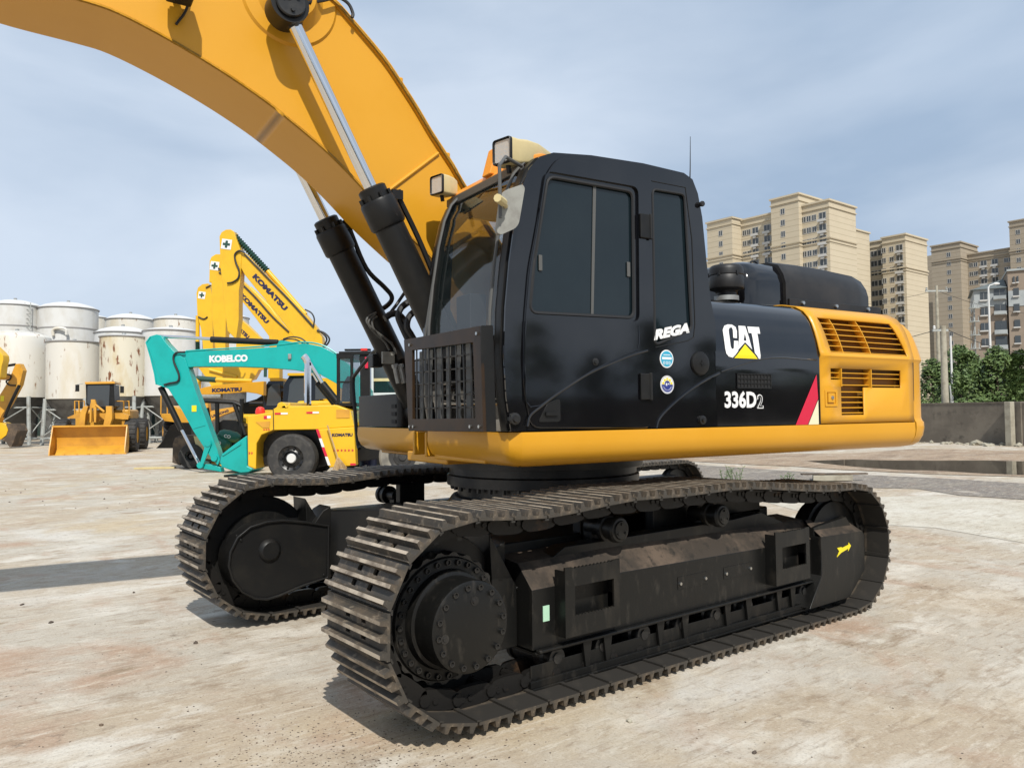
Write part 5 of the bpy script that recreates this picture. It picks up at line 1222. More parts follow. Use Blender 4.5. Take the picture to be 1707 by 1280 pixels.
# ---- site truck glimpsed under the boom cylinder
M = board(640, 700, 0, 24); t = thing('truck', M, 'white and green vehicle cab glimpsed between the forklift and the boom cylinder', 'truck'); B = Bg(t, M)
B.bx('body', zF, 255, 405, 520, 640, .05, 2, 'white_paint'); B.bx('cab', zF, 262, 205, 520, 405, .1, 2, 'black_satin_paint'); B.bx('window', zF, 272, 215, 500, 300, .07, .09, 'window_dark', bevel=0); B.bx('trim', zF, 268, 302, 510, 320, .05, .09, 'cream_plastic', bevel=0); B.bx('lower_window', zF, 272, 322, 500, 400, .07, .09, 'cab_glass', bevel=0); B.tb('mirror_pole', zF, [(260, 190), (260, 415)], -.05, .035, 'white_paint', sm=False)
m = MB(); m.box(-1, 3, .1, 2, .35, .8); m.build('chassis', 'black_steel', t, M); wheel('wheel', t, M, .1, .45, 0, .3, .45, 'white_paint'); wheel('wheel', t, M, 2.6, .45, 0, .3, .45, 'white_paint')

# ---- three bright yellow excavators with raised booms
def kex(D, label, boom, stick, cyl, boots, signc, signw, word, extras, dx=0):
    M = board(470, 700, 0, D); t = thing('excavator', M, label, 'excavator', 'yellow excavators with raised booms'); B = Bg(t, M)
    b = B.pr('boom', zG, boom, .0, .42, 'bright_yellow_paint'); s = B.pr('stick', zG, stick, -.03, .38, 'bright_yellow_paint')
    for p in cyl: B.tb('cylinder', zG, p, .18, .085, 'bright_yellow_paint', sm=False, n=12)
    for p in boots:
        (a, c) = [Vector((q[0], .18, q[1])) for q in L2(M, [zG(*p[0]), zG(*p[1])], .18)]; n_ = max(8, int((c-a).length/.09)); m = MB()
        d = (c-a).normalized(); L_ = (c-a).length; pr = []
        for k in range(n_): pr += [(.07, L_*k/n_), (.115, L_*(k+.5)/n_)]
        m.lathe(pr, a, d, 12); m.build('rubber_boot', 'bellows_green', t, M)
    if signc:
        (x, z), = L2(M, [zG(*signc)], -.03); w_ = signw; m = MB(); m.T = Matrix.Translation((x, -.035, z)) @ Matrix.Rotation(R(8), 4, 'Y')
        m.box(-w_, w_, -.006, 0, -w_, w_); sg = m.build('safety_sign', 'white_decal', s, M, bevel=.0)
        m = MB(); m.T = Matrix.Translation((x, -.043, z)) @ Matrix.Rotation(R(8), 4, 'Y'); c_ = w_*.24; e = w_*.72
        m.prism([(-c_, -e), (c_, -e), (c_, -c_), (e, -c_), (e, c_), (c_, c_), (c_, e), (-c_, e), (-c_, c_), (-e, c_), (-e, -c_), (-c_, -c_)], -.005, 0); m.build('safety_sign', 'bellows_green', s, M, smooth=False)
    if word: B.tx('lettering', zG, *word, -.006, 'navy_lettering', b, .065)
    for nm, p, y, r, mt in extras: B.tb(nm, zG, p, y, r, mt)
    return t, B, M
t, B, M = kex(26, 'nearest of the three raised yellow excavators, tallest boom with the largest KOMATSU lettering',
    [(515, 300), (545, 268), (590, 278), (640, 320), (720, 410), (800, 490), (1000, 690), (1160, 850), (1260, 970), (1318, 1070), (1325, 1180), (1120, 1150), (1000, 985), (860, 800), (700, 615), (600, 490), (545, 390)],
    [(365, 135), (385, 95), (425, 72), (470, 70), (500, 88), (522, 160), (565, 270), (570, 330), (558, 560), (546, 640), (545, 900), (520, 1090), (440, 1010), (400, 700), (392, 560), (376, 430)],
    [[(812, 455), (1165, 860)]], [((492, 112), (815, 458))], (432, 208), .17, ('KOMATSU', 668, 512, 968, 828, 50),
    [('hose', [(600, 290), (550, 268), (508, 305), (520, 380), (548, 450), (540, 520), (490, 558), (438, 568)], -.08, .03, 'black_rubber'), ('hose', [(1160, 812), (1220, 845), (1246, 900), (1240, 960)], -.03, .025, 'black_rubber'), ('hose', [(1270, 1005), (1340, 1030), (1385, 1080), (1370, 1130), (1322, 1165)], -.03, .03, 'black_rubber'), ('hose', [(1260, 990), (1320, 1030), (1362, 1085), (1335, 1150)], .1, .03, 'black_rubber'), ('oil_line', [(600, 300), (800, 505), (1000, 710), (1240, 975)], -.03, .03, 'black_rubber')])
B.pr('cab', zB, [(655, 890), (662, 770), (690, 728), (800, 722), (822, 760), (835, 890)], -.9, .1, 'black_gloss_paint'); B.pr('cab_window', zB, [(680, 865), (690, 770), (710, 742), (772, 740), (790, 775), (792, 865)], -.93, -.905, 'window_dark', bevel=0); B.bx('cab_roof', zB, 680, 716, 795, 728, -1.0, .2, 'bright_yellow_paint'); B.pr('door_window', zB, [(812, 760), (870, 810), (872, 838), (812, 842)], -.93, -.905, 'window_dark', bevel=0)
B.bx('engine_house', zB, 835, 740, 925, 880, -.6, 1.8, 'bright_yellow_paint'); B.bx('boom_foot', zB, 588, 690, 642, 740, 0, .4, 'bright_yellow_paint')
m = MB(); m.box(-1.2, 3.2, -.9, 1.9, .95, 1.6); m.build('house', 'bright_yellow_paint', t, M, bevel=.1); m = MB(); m.box(-1.6, 2.8, -1.0, -.4, 0, .85); m.box(-1.6, 2.8, 1.3, 1.9, 0, .85); m.build('crawler_base', 'black_steel', t, M, bevel=.2)
t, B, M = kex(29.5, 'middle of the three raised yellow excavators, boom half hidden with smaller KOMATSU lettering',
    [(540, 530), (560, 530), (640, 600), (720, 680), (850, 830), (1000, 985), (1120, 1120), (1120, 1190), (830, 1190), (825, 1060), (700, 890), (620, 790), (545, 700)],
    [(275, 360), (290, 325), (330, 300), (380, 300), (400, 420), (440, 520), (440, 760), (425, 900), (420, 1190), (330, 1190), (300, 900), (290, 560), (270, 560)],
    [[(352, 450), (350, 785)], [(650, 615), (830, 790), (960, 970)]], [((342, 785), (338, 1060))], (322, 408), .165, ('KOMATSU', 552, 688, 800, 948, 42),
    [('hose', [(355, 430), (420, 458), (480, 445), (505, 400)], -.08, .03, 'black_rubber'), ('oil_line', [(560, 560), (700, 700), (860, 880), (1010, 1020)], -.03, .03, 'black_rubber'), ('hose', [(360, 470), (400, 480), (440, 470)], -.06, .025, 'black_rubber')])
B.pr('cab', zB, [(560, 890), (568, 790), (590, 755), (660, 750), (668, 890)], -.9, .1, 'black_gloss_paint'); B.pr('cab_window', zB, [(580, 870), (590, 790), (610, 768), (645, 766), (650, 870)], -.93, -.905, 'window_dark', bevel=0); B.bx('cab_roof', zB, 595, 742, 662, 753, -1.0, .2, 'bright_yellow_paint')
m = MB(); m.box(-1.2, 3.2, -.9, 1.9, .95, 1.8); m.build('house', 'bright_yellow_paint', t, M, bevel=.1); m = MB(); m.box(-1.6, 2.8, -1.0, -.4, 0, .85); m.box(-1.6, 2.8, 1.3, 1.9, 0, .85); m.build('crawler_base', 'black_steel', t, M, bevel=.2)
t, B, M = kex(33, 'farthest of the three raised yellow excavators, lowest stick tip beside the silos',
    [(520, 930), (545, 890), (620, 950), (745, 1075), (760, 1190), (520, 1190)],
    [(152, 660), (165, 610), (205, 578), (260, 570), (285, 620), (300, 700), (305, 1190), (215, 1190), (195, 1000), (160, 860)],
    [[(165, 870), (163, 1110)], [(275, 640), (273, 940)]], [((163, 1110), (165, 1190))], (203, 680), .15, ('KOMATSU', 470, 940, 625, 1085, 34),
    [('piston_rod', [(272, 940), (275, 1190)], .18, .05, 'chrome'), ('hose', [(170, 880), (220, 900), (255, 880)], -.06, .03, 'black_rubber'), ('hose', [(240, 610), (290, 590), (330, 605)], -.06, .03, 'black_rubber'), ('bucket_link', [(440, 1050), (500, 980)], -.05, .05, 'bright_yellow_paint')])
B.pr('lower_stick', zB, [(255, 688), (300, 745), (330, 800), (400, 812), (445, 770), (520, 745), (545, 700), (640, 690), (640, 612), (255, 612)], 0, .4, 'bright_yellow_paint')
B.tb('lower_cylinder', zB, [(310, 700), (440, 735)], -.05, .06, 'bright_yellow_paint', sm=False); B.tb('rubber_boot', zB, [(578, 620), (575, 735)], -.1, .07, 'bellows_green', sm=False)
m = MB(); m.box(-1.2, 3.2, -.9, 1.9, .95, 1.8); m.build('house', 'bright_yellow_paint', t, M, bevel=.1); m = MB(); m.box(-1.6, 2.8, -1.0, -.4, 0, .85); m.box(-1.6, 2.8, 1.3, 1.9, 0, .85); m.build('crawler_base', 'black_steel', t, M, bevel=.2)
# ---- small yellow excavator behind the teal stick
M = board(400, 700, 0, 25); t = thing('excavator', M, 'small yellow excavator with a low level KOMATSU boom, behind the teal stick', 'excavator'); B = Bg(t, M)
b = B.pr('boom', zD, [(483, 500), (495, 470), (540, 455), (650, 435), (850, 418), (1000, 408), (1065, 402), (1062, 530), (1000, 512), (900, 498), (740, 512), (560, 522), (500, 520)], 0, .3, 'orange_yellow_paint')
B.tx('lettering', zD, 'KOMATSU', 605, 500, 870, 490, 34, -.006, 'navy_lettering', b, .06)
B.tb('cylinder', zD, [(640, 390), (960, 400)], .15, .07, 'bright_yellow_paint', sm=False); B.tb('rubber_boot', zD, [(470, 378), (640, 390)], .15, .09, 'bellows_green', sm=False)
B.pr('stick', zD, [(420, 385), (455, 370), (485, 400), (480, 480), (520, 600), (480, 590), (440, 520), (425, 450)], -.02, .25, 'bright_yellow_paint')
m = MB(); m.box(1.9, 3.6, -.3, 1.6, .8, 2.0); m.build('house', 'bright_yellow_paint', t, M, bevel=.08); m = MB(); m.box(1.4, 3.8, -.4, .1, 0, .6); m.box(1.4, 3.8, 1.2, 1.7, 0, .6); m.build('crawler_base', 'black_steel', t, M, bevel=.15)
# ---- orange machine with LIUGONG lettering
M = board(385, 700, 0, 28); t = thing('excavator', M, 'orange machine arm with LIUGONG lettering among the dark scrap', 'excavator'); B = Bg(t, M)
b = B.pr('boom', zD, [(560, 700), (600, 665), (700, 645), (790, 632), (800, 668), (700, 705), (620, 745), (570, 775), (545, 740)], 0, .3, 'orange_paint'); B.tx('lettering', zD, 'LIUGONG', 605, 725, 755, 672, 22, -.006, 'navy_lettering', b, .04)
B.pr('stick', zD, [(520, 600), (565, 590), (575, 690), (555, 760), (530, 740)], .0, .3, 'orange_paint')
m = MB(); m.box(.6, 2.4, -.2, 1.5, .6, 1.1); m.build('house', 'orange_paint', t, M, bevel=.08); m = MB(); m.box(.2, 2.8, -.3, .2, 0, .5); m.box(.2, 2.8, 1.1, 1.6, 0, .5); m.build('crawler_base', 'black_steel', t, M, bevel=.12)
# ---- dark skeletal machine (stripped frame)
M = board(390, 776, 0); t = thing('machine_frame', M, 'black stripped machine frame standing behind the teal bucket', 'machine frame'); B = Bg(t, M)
for p in ([(500, 575), (800, 590), (870, 620)], [(650, 600), (655, 880)], [(800, 590), (900, 880)], [(870, 560), (860, 900)], [(940, 600), (1060, 600)], [(560, 640), (600, 870)]): B.tb('frame_bar', zD, p, .3, .07, 'black_satin_paint', sm=False)
B.pr('engine_block', zD, [(640, 790), (700, 745), (820, 750), (900, 800), (910, 900), (700, 900)], .4, 1.2, 'black_satin_paint'); B.pr('panel', zD, [(870, 600), (1000, 560), (1060, 520), (1060, 700), (920, 860)], 1.5, 1.6, 'black_satin_paint')
B.tb('roller', zD, [(510, 538), (690, 538)], .9, .11, 'mirror_back', sm=False, n=14)
M = board(375, 780); t = thing('air_tank', M, 'pair of small dark green tanks with white lettering behind the teal bucket', 'tank'); B = Bg(t, M)
for (c, r0, r1) in (((680, 945), .27, .22), ((760, 890), .24, .17)):
    (a, b), = L2(M, [zD(*c)], .5); m = MB(); m.lathe([(0, -.34), (r1*.6, -.31), (r1, -.2), (r1*1.05, 0), (r1, .2), (r1*.6, .31), (0, .34)], (a, .5, b), (1, .2, -.25), 24); o = m.build('tank_shell', 'machine_green', t, M)
    m = MB(); text(m, 'CO', (a-.10, .5-r1*1.06-.01, b-.03), (1, 0, -.2), (0, 0, 1), .2, .10, .006, .02); m.build('lettering', 'white_decal', o, M, smooth=False)
m = MB(); m.box(-.5, .9, .2, .8, .0, .28); m.build('stand', 'bright_yellow_paint', t, M, bevel=.02)
# ---- weathered roller / old machine with dark wheel
M = board(312, 784); t = thing('old_machine', M, 'weathered brown machine with one dark wheel, in front of the teal stick foot', 'machine'); B = Bg(t, M)
B.pr('body', zD, [(250, 1125), (255, 960), (275, 905), (320, 885), (440, 885), (520, 920), (560, 1000), (640, 1110), (560, 1130), (480, 1140), (440, 1060), (380, 1030), (330, 1060), (320, 1150)], .75, 2.0, 'rusty_brown', bevel=.05)
(a, b), (c, d) = L2(M, [zD(410, 1105), zD(410, 1195)], .6); wheel('wheel', t, M, a, .37, .6, .35, .37, 'black_steel', rr=.4)
wheel('wheel', t, M, a, .37, 1.7, .35, .37, 'black_steel', rr=.4)
B.pr('engine_cover', zD, [(440, 890), (520, 900), (600, 1010), (620, 1100), (540, 1090), (470, 1010)], .70, .745, 'cream_plastic', bevel=0)

# ---- crawler track end seen under the counterweight
p = CAM+ray(1181, 780)*11.6
cr = thing('crawler_undercarriage', Matrix.Translation((p.x, p.y, 0)), 'dark end of a second crawler track seen just under the yellow skirt', 'crawler track')
pth = [(a+p.x-.42, b) for a, b in track_path(-2.3, .43, .36, 0.0, .42, .36, [(-1.5, .76), (-.8, .78)])]
make_track(cr, p.y+.3, pth, 34, shoe_mesh(.5, .2195).mesh('track_shoe', ['track_steel', 'worn_edge_steel', 'shoe_inner_steel']), .5)
m = MB(); m.lathe([(0, -.05), (.26, -.05), (.29, -.03), (.29, .05), (0, .05)], (p.x-.42, p.y+.3, .42), (0, 1, 0), 28); m.build('idler', 'black_steel', cr); m = MB(); m.box(p.x-2.7, p.x-.5, p.y+.15, p.y+.45, .25, .6); m.build('track_frame', 'black_satin_paint', cr, bevel=.02)
# ================================================================== FAR SIDE: wall, poles, trees, flats
wa = hit(1547.5, 737.5, 'z', 0); wb = hit(1695, 742.5, 'z', 0); wd = (wb-wa).normalized(); ang = math.atan2(wd.y, wd.x)
M = Matrix.Translation(wa) @ Matrix.Rotation(ang, 4, 'Z'); wt = thing('boundary_wall', M, 'long grey-brown rendered boundary wall below the green trees', 'wall')
Lw = (wb-wa).length; zt = L2(M, [(1549, 674)], 0)[0][1]
m = MB(); m.box(-70, Lw+.4, 0, .24, 0, zt); m.box(-70, Lw+.4, -.02, .26, zt+.001, zt+.06); m.build('wall_panel', 'wall_plaster', wt, M)
for x in [-5-4.5*k for k in range(15)]: m = MB(); m.box(x-.17, x+.17, -.10, -.001, 0, zt); m.build('pier', 'wall_plaster', wt, M, bevel=.01)
m = MB(); m.box(Lw-.15, Lw+.45, -.35, .1, 0, zt+.05); m.build('end_pier', 'wall_plaster', wt, M, bevel=.02)
m = MB(); m.box(Lw+.41, Lw+26, -.30, -.06, 0, zt); m.build('wall_panel', 'wall_plaster', wt, M)
P2 = M @ Matrix.Translation((Lw+.15, -.6, 0)); m = MB(); m.box(-.13, .13, -.13, .13, 0, zt+.05); o = m.build('post', 'concrete_post', None, P2, bevel=.02); tag(o, 'pale square concrete post in front of the wall at the right edge', 'post')
rnd = random.Random(9)
def rock(mb, c, s, seed):
    r = random.Random(seed); b = bmesh.new(); bmesh.ops.create_icosphere(b, subdivisions=1, radius=1)
    for v in b.verts: v.co *= r.uniform(.7, 1.15)
    k = len(mb.V); sx, sy, sz = s*r.uniform(.8, 1.4), s*r.uniform(.7, 1.1), s*r.uniform(.4, .7); a = r.uniform(0, 6)
    for v in b.verts: x, y, z = v.co.x*sx, v.co.y*sy, v.co.z*sz; mb.pt((c[0]+x*math.cos(a)-y*math.sin(a), c[1]+x*math.sin(a)+y*math.cos(a), c[2]+z+sz*.4))
    for f in b.faces: mb.face([v.index+k for v in f.verts])
    b.free()
m = MB()
for k in range(130): u = rnd.uniform(-3, Lw+6); q = M @ Vector((u, -.3-abs(rnd.gauss(0, .5)), 0)); rock(m, q, rnd.uniform(.04, .16), k)
o = m.build('rubble', 'concrete_post', smooth=False); tag(o, 'loose stones and rubble along the foot of the boundary wall', 'rubble', kind='stuff')
m = MB(); q = M @ Vector((Lw*.70, -.7, 0)); rock(m, q, .34, 77); o = m.build('stone_block', 'concrete_post', smooth=False); tag(o, 'largest pale stone block lying at the foot of the wall', 'stone block')
# poles
def gpole(px, py, ptop, r0, r1, name, mt, label, cat, D=None):
    M = board(px, py, 0, D); z = L2(M, [(px-(735-ptop)*.035 if False else px, ptop)], 0)[0][1]; t = thing(name, M, label, cat)
    m = MB(); m.tube([(0, 0, 0), (0, 0, z)], [r0, r1], 14); m.build('shaft', mt, t, M); return t, M, z
t, M, z = gpole(1578, 737, 543, .18, .12, 'utility_pole', 'concrete_post', 'thick concrete utility pole standing in front of the wall', 'utility pole')
m = MB(); m.box(-.48, .22, -.05, .05, z-.26, z-.16); m.build('cross_arm', 'leg_steel', t, M); PT = M @ Vector((0, 0, z-.1))
for x in (-.40, .0): m = MB(); m.lathe([(0, 0), (.04, .0), (.06, .05), (.04, .08), (.06, .12), (.03, .17), (0, .17)], (x, 0, z-.16), (0, 0, 1), 10); m.build('insulator', 'white_paint', t, M)
m = MB(); m.tube([(.18, -.15, 1.0), (.16, -.17, 2.2), (.14, -.16, 2.6)], .035, 6); m.build('conduit', 'leg_steel', t, M)
t, M, z2 = gpole(1568, 700, 476, .17, .10, 'utility_pole', 'concrete_post', 'thinner taller utility pole farther behind the thick concrete one', 'utility pole', 62)
m = MB(); m.box(-.9, .9, -.06, .06, z2-.5, z2-.38); m.build('cross_arm', 'leg_steel', t, M); QT = M @ Vector((0, 0, z2-.4))
for x in (-.8, .0, .8): m = MB(); m.lathe([(0, 0), (.06, .0), (.10, .08), (.05, .14), (.09, .2), (0, .26)], (x, 0, z2-.38), (0, 0, 1), 10); m.build('insulator', 'leg_steel', t, M)
def wire(a, b, sag, label):
    a, b = Vector(a), Vector(b); pts = [a.lerp(b, k/14)+Vector((0, 0, -sag*4*(k/14)*(1-k/14))) for k in range(15)]
    m = MB(); m.tube(pts, .016, 4); o = m.build('overhead_wire', 'black_rubber'); tag(o, label, 'wire'); return o
far_l = CAM+ray(1200, 480)*75; 
wire(PT, CAM+ray(1850, 585)*45, .8, 'overhead wire running right from the thick concrete pole'); wire(PT, CAM+ray(1300, 585)*58, .5, 'overhead wire running left from the thick concrete pole'); wire(QT, CAM+ray(1300, 515)*75, .5, 'overhead wire running left from the taller far pole'); wire(QT, CAM+ray(1850, 520)*65, 1.0, 'overhead wire running right from the taller far pole')
t, M, z = gpole(1589, 700, 560, .07, .05, 'street_lamp', 'white_paint', 'plain slim white post in front of the trees beside the concrete pole', 'lamp post', 44)
t, M, z = gpole(1655, 700, 478, .10, .06, 'street_lamp', 'white_paint', 'tall slim white street lamp with a small head in front of the pale blue flats', 'street lamp', 58)
m = MB(); m.tube([(0, 0, z-.1), (.1, 0, z+.1), (.5, 0, z+.22)], .04, 6); m.lathe([(0, -.22), (.07, -.2), (.10, 0), (.06, .22), (0, .24)], (.62, 0, z+.22), (1, 0, 0), 10); m.build('lamp_head', 'white_paint', t, M)
t, M, z = gpole(1630, 700, 508, .06, .05, 'mast', 'leg_steel', 'thin steel mast with stacked small platforms above the trees', 'mast', 60)
for k in range(5):
    zz_ = z-.3-1.05*k; m = MB(); m.lathe([(0, 0), (.38, 0), (.38, .06), (0, .06)], (0, 0, zz_), (0, 0, 1), 10); m.tube([(.3, 0, zz_), (.3, 0, zz_+.5)], .03, 5); m.tube([(-.3, 0, zz_), (-.3, 0, zz_+.4)], .03, 5); m.tube([(0, .3, zz_), (.15, .2, zz_+.7)], .04, 5); m.build('platform', 'leg_steel', t, M)
# trees
mat('leaf_green', (.080, .135, .035), .6, n=(1.4, (.13, .19, .055), .45, .62), n2=(5, (.035, .070, .020), .55, .7))
mat('bark', (.09, .065, .045), .9)
def crown_mesh(seed, h, w):
    r = random.Random(seed); m = MB(); cl = []
    for k in range(75):
        t_ = r.random()**.8; z = h*(.16+.84*t_); rad = w*(1.0-.86*t_)*(.55+.45*min(1, t_*5)); a = r.uniform(0, 6.283); q = rad*math.sqrt(r.random())
        cl.append((q*math.cos(a), q*math.sin(a), z, r.uniform(.20, .42)*w*(1-.45*t_)))
    for (x, y, z, s) in cl:
        for _ in range(52):
            d = Vector((r.gauss(0, 1), r.gauss(0, 1), r.gauss(0, .8))).normalized()*s*r.uniform(.5, 1.05); c = Vector((x, y, z))+d
            u = Vector((r.gauss(0, 1), r.gauss(0, 1), r.gauss(0, 1))).normalized(); v = u.orthogonal().normalized(); l = r.uniform(.07, .15)
            m.face([m.pt(c-u*l), m.pt(c+v*l*.55), m.pt(c+u*l), m.pt(c-v*l*.55)])
    return m.mesh('crown', 'leaf_green', smooth=False, merge=False, recalc=False)
CM = [crown_mesh(k, 4.9, 1.75) for k in range(3)]
TL = [(1500, 600, 45, 'hidden green tree behind the yellow counterweight'), (1556, 600, 45, 'green tree directly beside the yellow counterweight'), (1603, 580, 44.5, 'green tree right of the thick concrete pole'), (1641, 612, 46, 'lowest green tree under the steel mast'), (1664, 580, 45, 'tallest green tree in front of the street lamp'), (1703, 588, 44.5, 'green tree at the right edge above the end pier'), (1582, 606, 48, 'smaller green tree directly behind the thick concrete pole'), (1622, 590, 49, 'far green tree left of the steel mast'), (1684, 596, 48, 'far green tree below the right half of the pale blue flats'), (1460, 600, 47, '')]
for i, (px, top_, D, lb) in enumerate(TL):
    if not lb or 'hidden' in lb: continue
    M = board(px, 700, rnd.uniform(0, 360), D); H_ = L2(board(px, 700, 0, D), [(px, top_)], 0)[0][1]; s = H_/4.95
    t = thing('tree', M, lb, 'tree', 'trees behind the boundary wall')
    link('crown', CM[i % 3], t, M @ Matrix.Diagonal((s*1.05, s*1.05, s, 1)))
    m = MB(); m.tube([(0, 0, 0), (.05, .02, 1.2), (0, 0, H_*.9)], [.11, .08, .02], 8)
    for k in range(5): a = rnd.uniform(0, 6.28); z = 1.0+k*.6; m.tube([(0, 0, z), (.6*math.cos(a), .6*math.sin(a), z+.7)], [.035, .012], 5)
    m.build('trunk', 'bark', t, M)
# flats
def wmesh(w, h, kind):
    m = MB(); m.box(-.04, .02, -w/2, w/2, 0, h, 0)
    for a, b in ((-w/2, -w/2+.10), (w/2-.10, w/2), (-.05, .05)): m.box(-.09, -.041, a, b, 0, h, 1)
    m.box(-.09, -.041, -w/2, w/2, -.05, .06, 1); m.box(-.09, -.041, -w/2, w/2, h-.08, h+.02, 1)
    return m.mesh('window', ['window_dark', 'window_frame_white'], smooth=False)
WS, WB = wmesh(1.3, 1.5, 0), wmesh(2.0, 1.7, 1)
m = MB(); m.box(-.75, 0, -1.15, 1.15, -.75, -.60); m.box(-.75, -.70, -1.15, 1.15, -.60, -.1); m.box(-.6, -.1, -.4, .5, -1.3, -.78); LEDGE = m.mesh('balcony', 'window_frame_white', smooth=False)
def flats(root, x, y0, y1, xb, zt, mt, cols, pz, zlow, par='x', nm='block', floors=3.0):
    """box with its window side at x (facing -x) from y0 to y1, back at xb"""
    m = MB(); m.box(x, xb, y0, y1, 0, zt); b = m.build(nm, mt, root)
    m = MB(); m.box(x-.35, xb+.35, y0-.35, y1+.35, zt+.001, zt+.45); m.build('cornice', mt, root); m = MB(); m.box(x-.25, xb+.25, y0-.25, y1+.25, zt-1.6, zt-1.35)
    m.build('cornice', mt, root); m = MB(); m.box(x-.28, xb+.28, y0-.28, y1+.28, pz-.35, pz+.1); m.build('cornice', mt, root); m = MB(); m.box(x-.2, xb+.2, y0-.2, y1+.2, pz-1.2, pz-.95)
    m.build('cornice', mt, root)
    z = zt-4.3; 
    while z > zlow:
        for (f, k) in cols:
            y = y1+(y0-y1)*f; me = WB if k in ('B', 'L') else WS
            link('window', me, b, Matrix.Translation((x, y, z)))
            if k == 'L': link('balcony', LEDGE, b, Matrix.Translation((x, y, z)))
        z -= floors
    return b
# first tower group, chained along the facade
def chain(D, corner, label, segs, mt, zlow, annex=None):
    """segs from the near corner leftwards: (px_left, px_corner, y_top_at_corner, px_right_of_end_face, columns)"""
    c = CAM+ray(corner, 600)*D; t = thing('apartment_tower', Matrix.Translation((c.x, c.y, 0)), label, 'apartment tower', 'beige apartment towers'); y = c.y; x = None; pz = None
    for (pl, pc, pt_, pr_, cols, push) in segs:
        v = hit(pc, 600, 'y', y); xx = v.x if pr_ else x+push
        if pr_ is None: zt = hit(pl, pt_, 'x', xx).z
        else: zt = hit(pc, pt_, 'y', y).z
        yl = hit(pl, 600, 'x', xx).y; xb = hit(pr_, 600, 'y', y).x if pr_ else xx+16
        if pz is None: pz = zt-9.2
        flats(t, xx, y, yl, max(xb, xx+14) if pr_ is None or pr_-pc < 25 else xb, zt, mt, cols, pz, zlow); x = xx; y = yl
    return t, c
t, c = chain(195, 1388.5, 'beige apartment tower group rising above the black engine hood', [
    (1343, 1388.5, 336.5, 1433, [(.06, 'S'), (.25, 'S'), (.45, 'S'), (.76, 'L')], 0), (1291, 1337.5, 326, 1358, [(.43, 'S')], 0),
    (1240, 1290, 368, None, [(.10, 'S'), (.22, 'S'), (.40, 'L'), (.72, 'L'), (.86, 'S'), (.94, 'S')], 3), (1183, 1225, 365, 1240, [(.55, 'S')], 0)], 'beige_stone', 20)
yy = c.y+10; a = hit(1434, 600, 'y', yy).x; b = hit(1455, 600, 'y', yy).x; m = MB(); zz_ = hit(1445, 389, 'y', yy).z; m.box(a-3, b, yy, yy+18, 0, zz_); m.build('annex_block', 'beige_stone', t); m = MB(); m.box(a-3.3, b+.3, yy-.3, yy+18.3, zz_+.001, zz_+.45); m.build('cornice', 'beige_stone', t)
t, c = chain(223, 1515, 'beige apartment tower with a wide blank end wall, directly above the yellow counterweight', [
    (1476, 1515, 393, 1551, [(.06, 'S'), (.40, 'S'), (.74, 'L')], 0), (1453, 1476, 405, None, [(.3, 'B'), (.7, 'B')], 2.5)], 'beige_stone', 16)
t, c = chain(240, 1765, 'brown-beige apartment tower at the right behind the pale blue flats', [
    (1690, 1765, 362, 1800, [(.2, 'S'), (.45, 'S'), (.7, 'L')], 0), (1618, 1690, 425, None, [(.08, 'S'), (.18, 'S'), (.36, 'L'), (.60, 'L'), (.84, 'S'), (.94, 'S')], 3), (1558, 1607, 406, 1618, [(.60, 'S')], 0)], 'brown_stone', 12)
p = CAM+ray(1556, 600)*290; zz_ = hit(1556, 430, 'y', p.y).z; t = thing('apartment_tower', Matrix.Translation((p.x, p.y, 0)), 'narrow strip of a far apartment tower between two nearer towers', 'apartment tower'); m = MB(); m.box(p.x-3, p.x+12, p.y-6, p.y+8, 0, zz_); m.build('block', 'brown_stone', t)
for k in range(14): link('window', WB, t, Matrix.Translation((p.x-3, p.y+2, zz_-4-3*k)))
p = CAM+ray(1176, 600)*300; zz_ = hit(1178, 436, 'y', p.y).z; t = thing('apartment_tower', Matrix.Translation((p.x, p.y, 0)), 'far tower edge just visible right of the black cab', 'apartment tower'); m = MB(); m.box(p.x, p.x+12, p.y, p.y+18, 0, zz_); m.build('block', 'brown_stone', t)
for k in range(8): link('window', WB, t, Matrix.Translation((p.x, p.y+3, zz_-4-3*k)))
# pale blue low flats
M = board(1665, 700, -28, 140); t = thing('apartment_block', M, 'lower block of flats with pale blue top storey and green hipped roof', 'apartment block'); B = Bg(t, M)
W1 = L2(M, [zI(760, 470), zI(985, 575)], 0); W2 = L2(M, [zI(985, 345), zI(1400, 560)], 0); zb1 = W1[1][1]; zb2 = W2[1][1]
m = MB(); m.box(W1[0][0], W1[1][0], 0, 12, 0, zb1); m.build('lower_wall', 'tan_plaster', t, M); m = MB(); m.box(W1[0][0]-.1, W1[1][0], -.1, 12, zb1+.001, W1[0][1]); m.build('upper_wall', 'pale_blue_plaster', t, M)
m = MB(); m.box(W2[0][0]+.01, W2[1][0], -.6, 12, 0, zb2); m.build('lower_wall', 'tan_plaster', t, M); m = MB(); m.box(W2[0][0]+.02, W2[1][0], -.7, 12, zb2+.001, zb2+2.8); m.build('upper_wall', 'pale_blue_plaster', t, M); m = MB(); m.box(W2[0][0]+.02, W2[1][0], -.6, 12, zb2+2.81, W2[0][1]); m.build('attic_wall', 'tan_plaster', t, M)
m = MB(); m.box(W2[0][0]-.1, W2[1][0], -.95, 12.2, W2[0][1]+.001, W2[0][1]+.35); m.build('parapet', 'pale_blue_plaster', t, M)
a, z0 = W1[0]; b = W1[1][0]; zr = L2(M, [zI(980, 385)], 4)[0][1]; m = MB(); q = [(a-.6, -.7, z0), (b, -.7, z0), (b, 12.5, z0), (a-.6, 12.5, z0), (a+5, 5, zr), (b, 5, zr)]
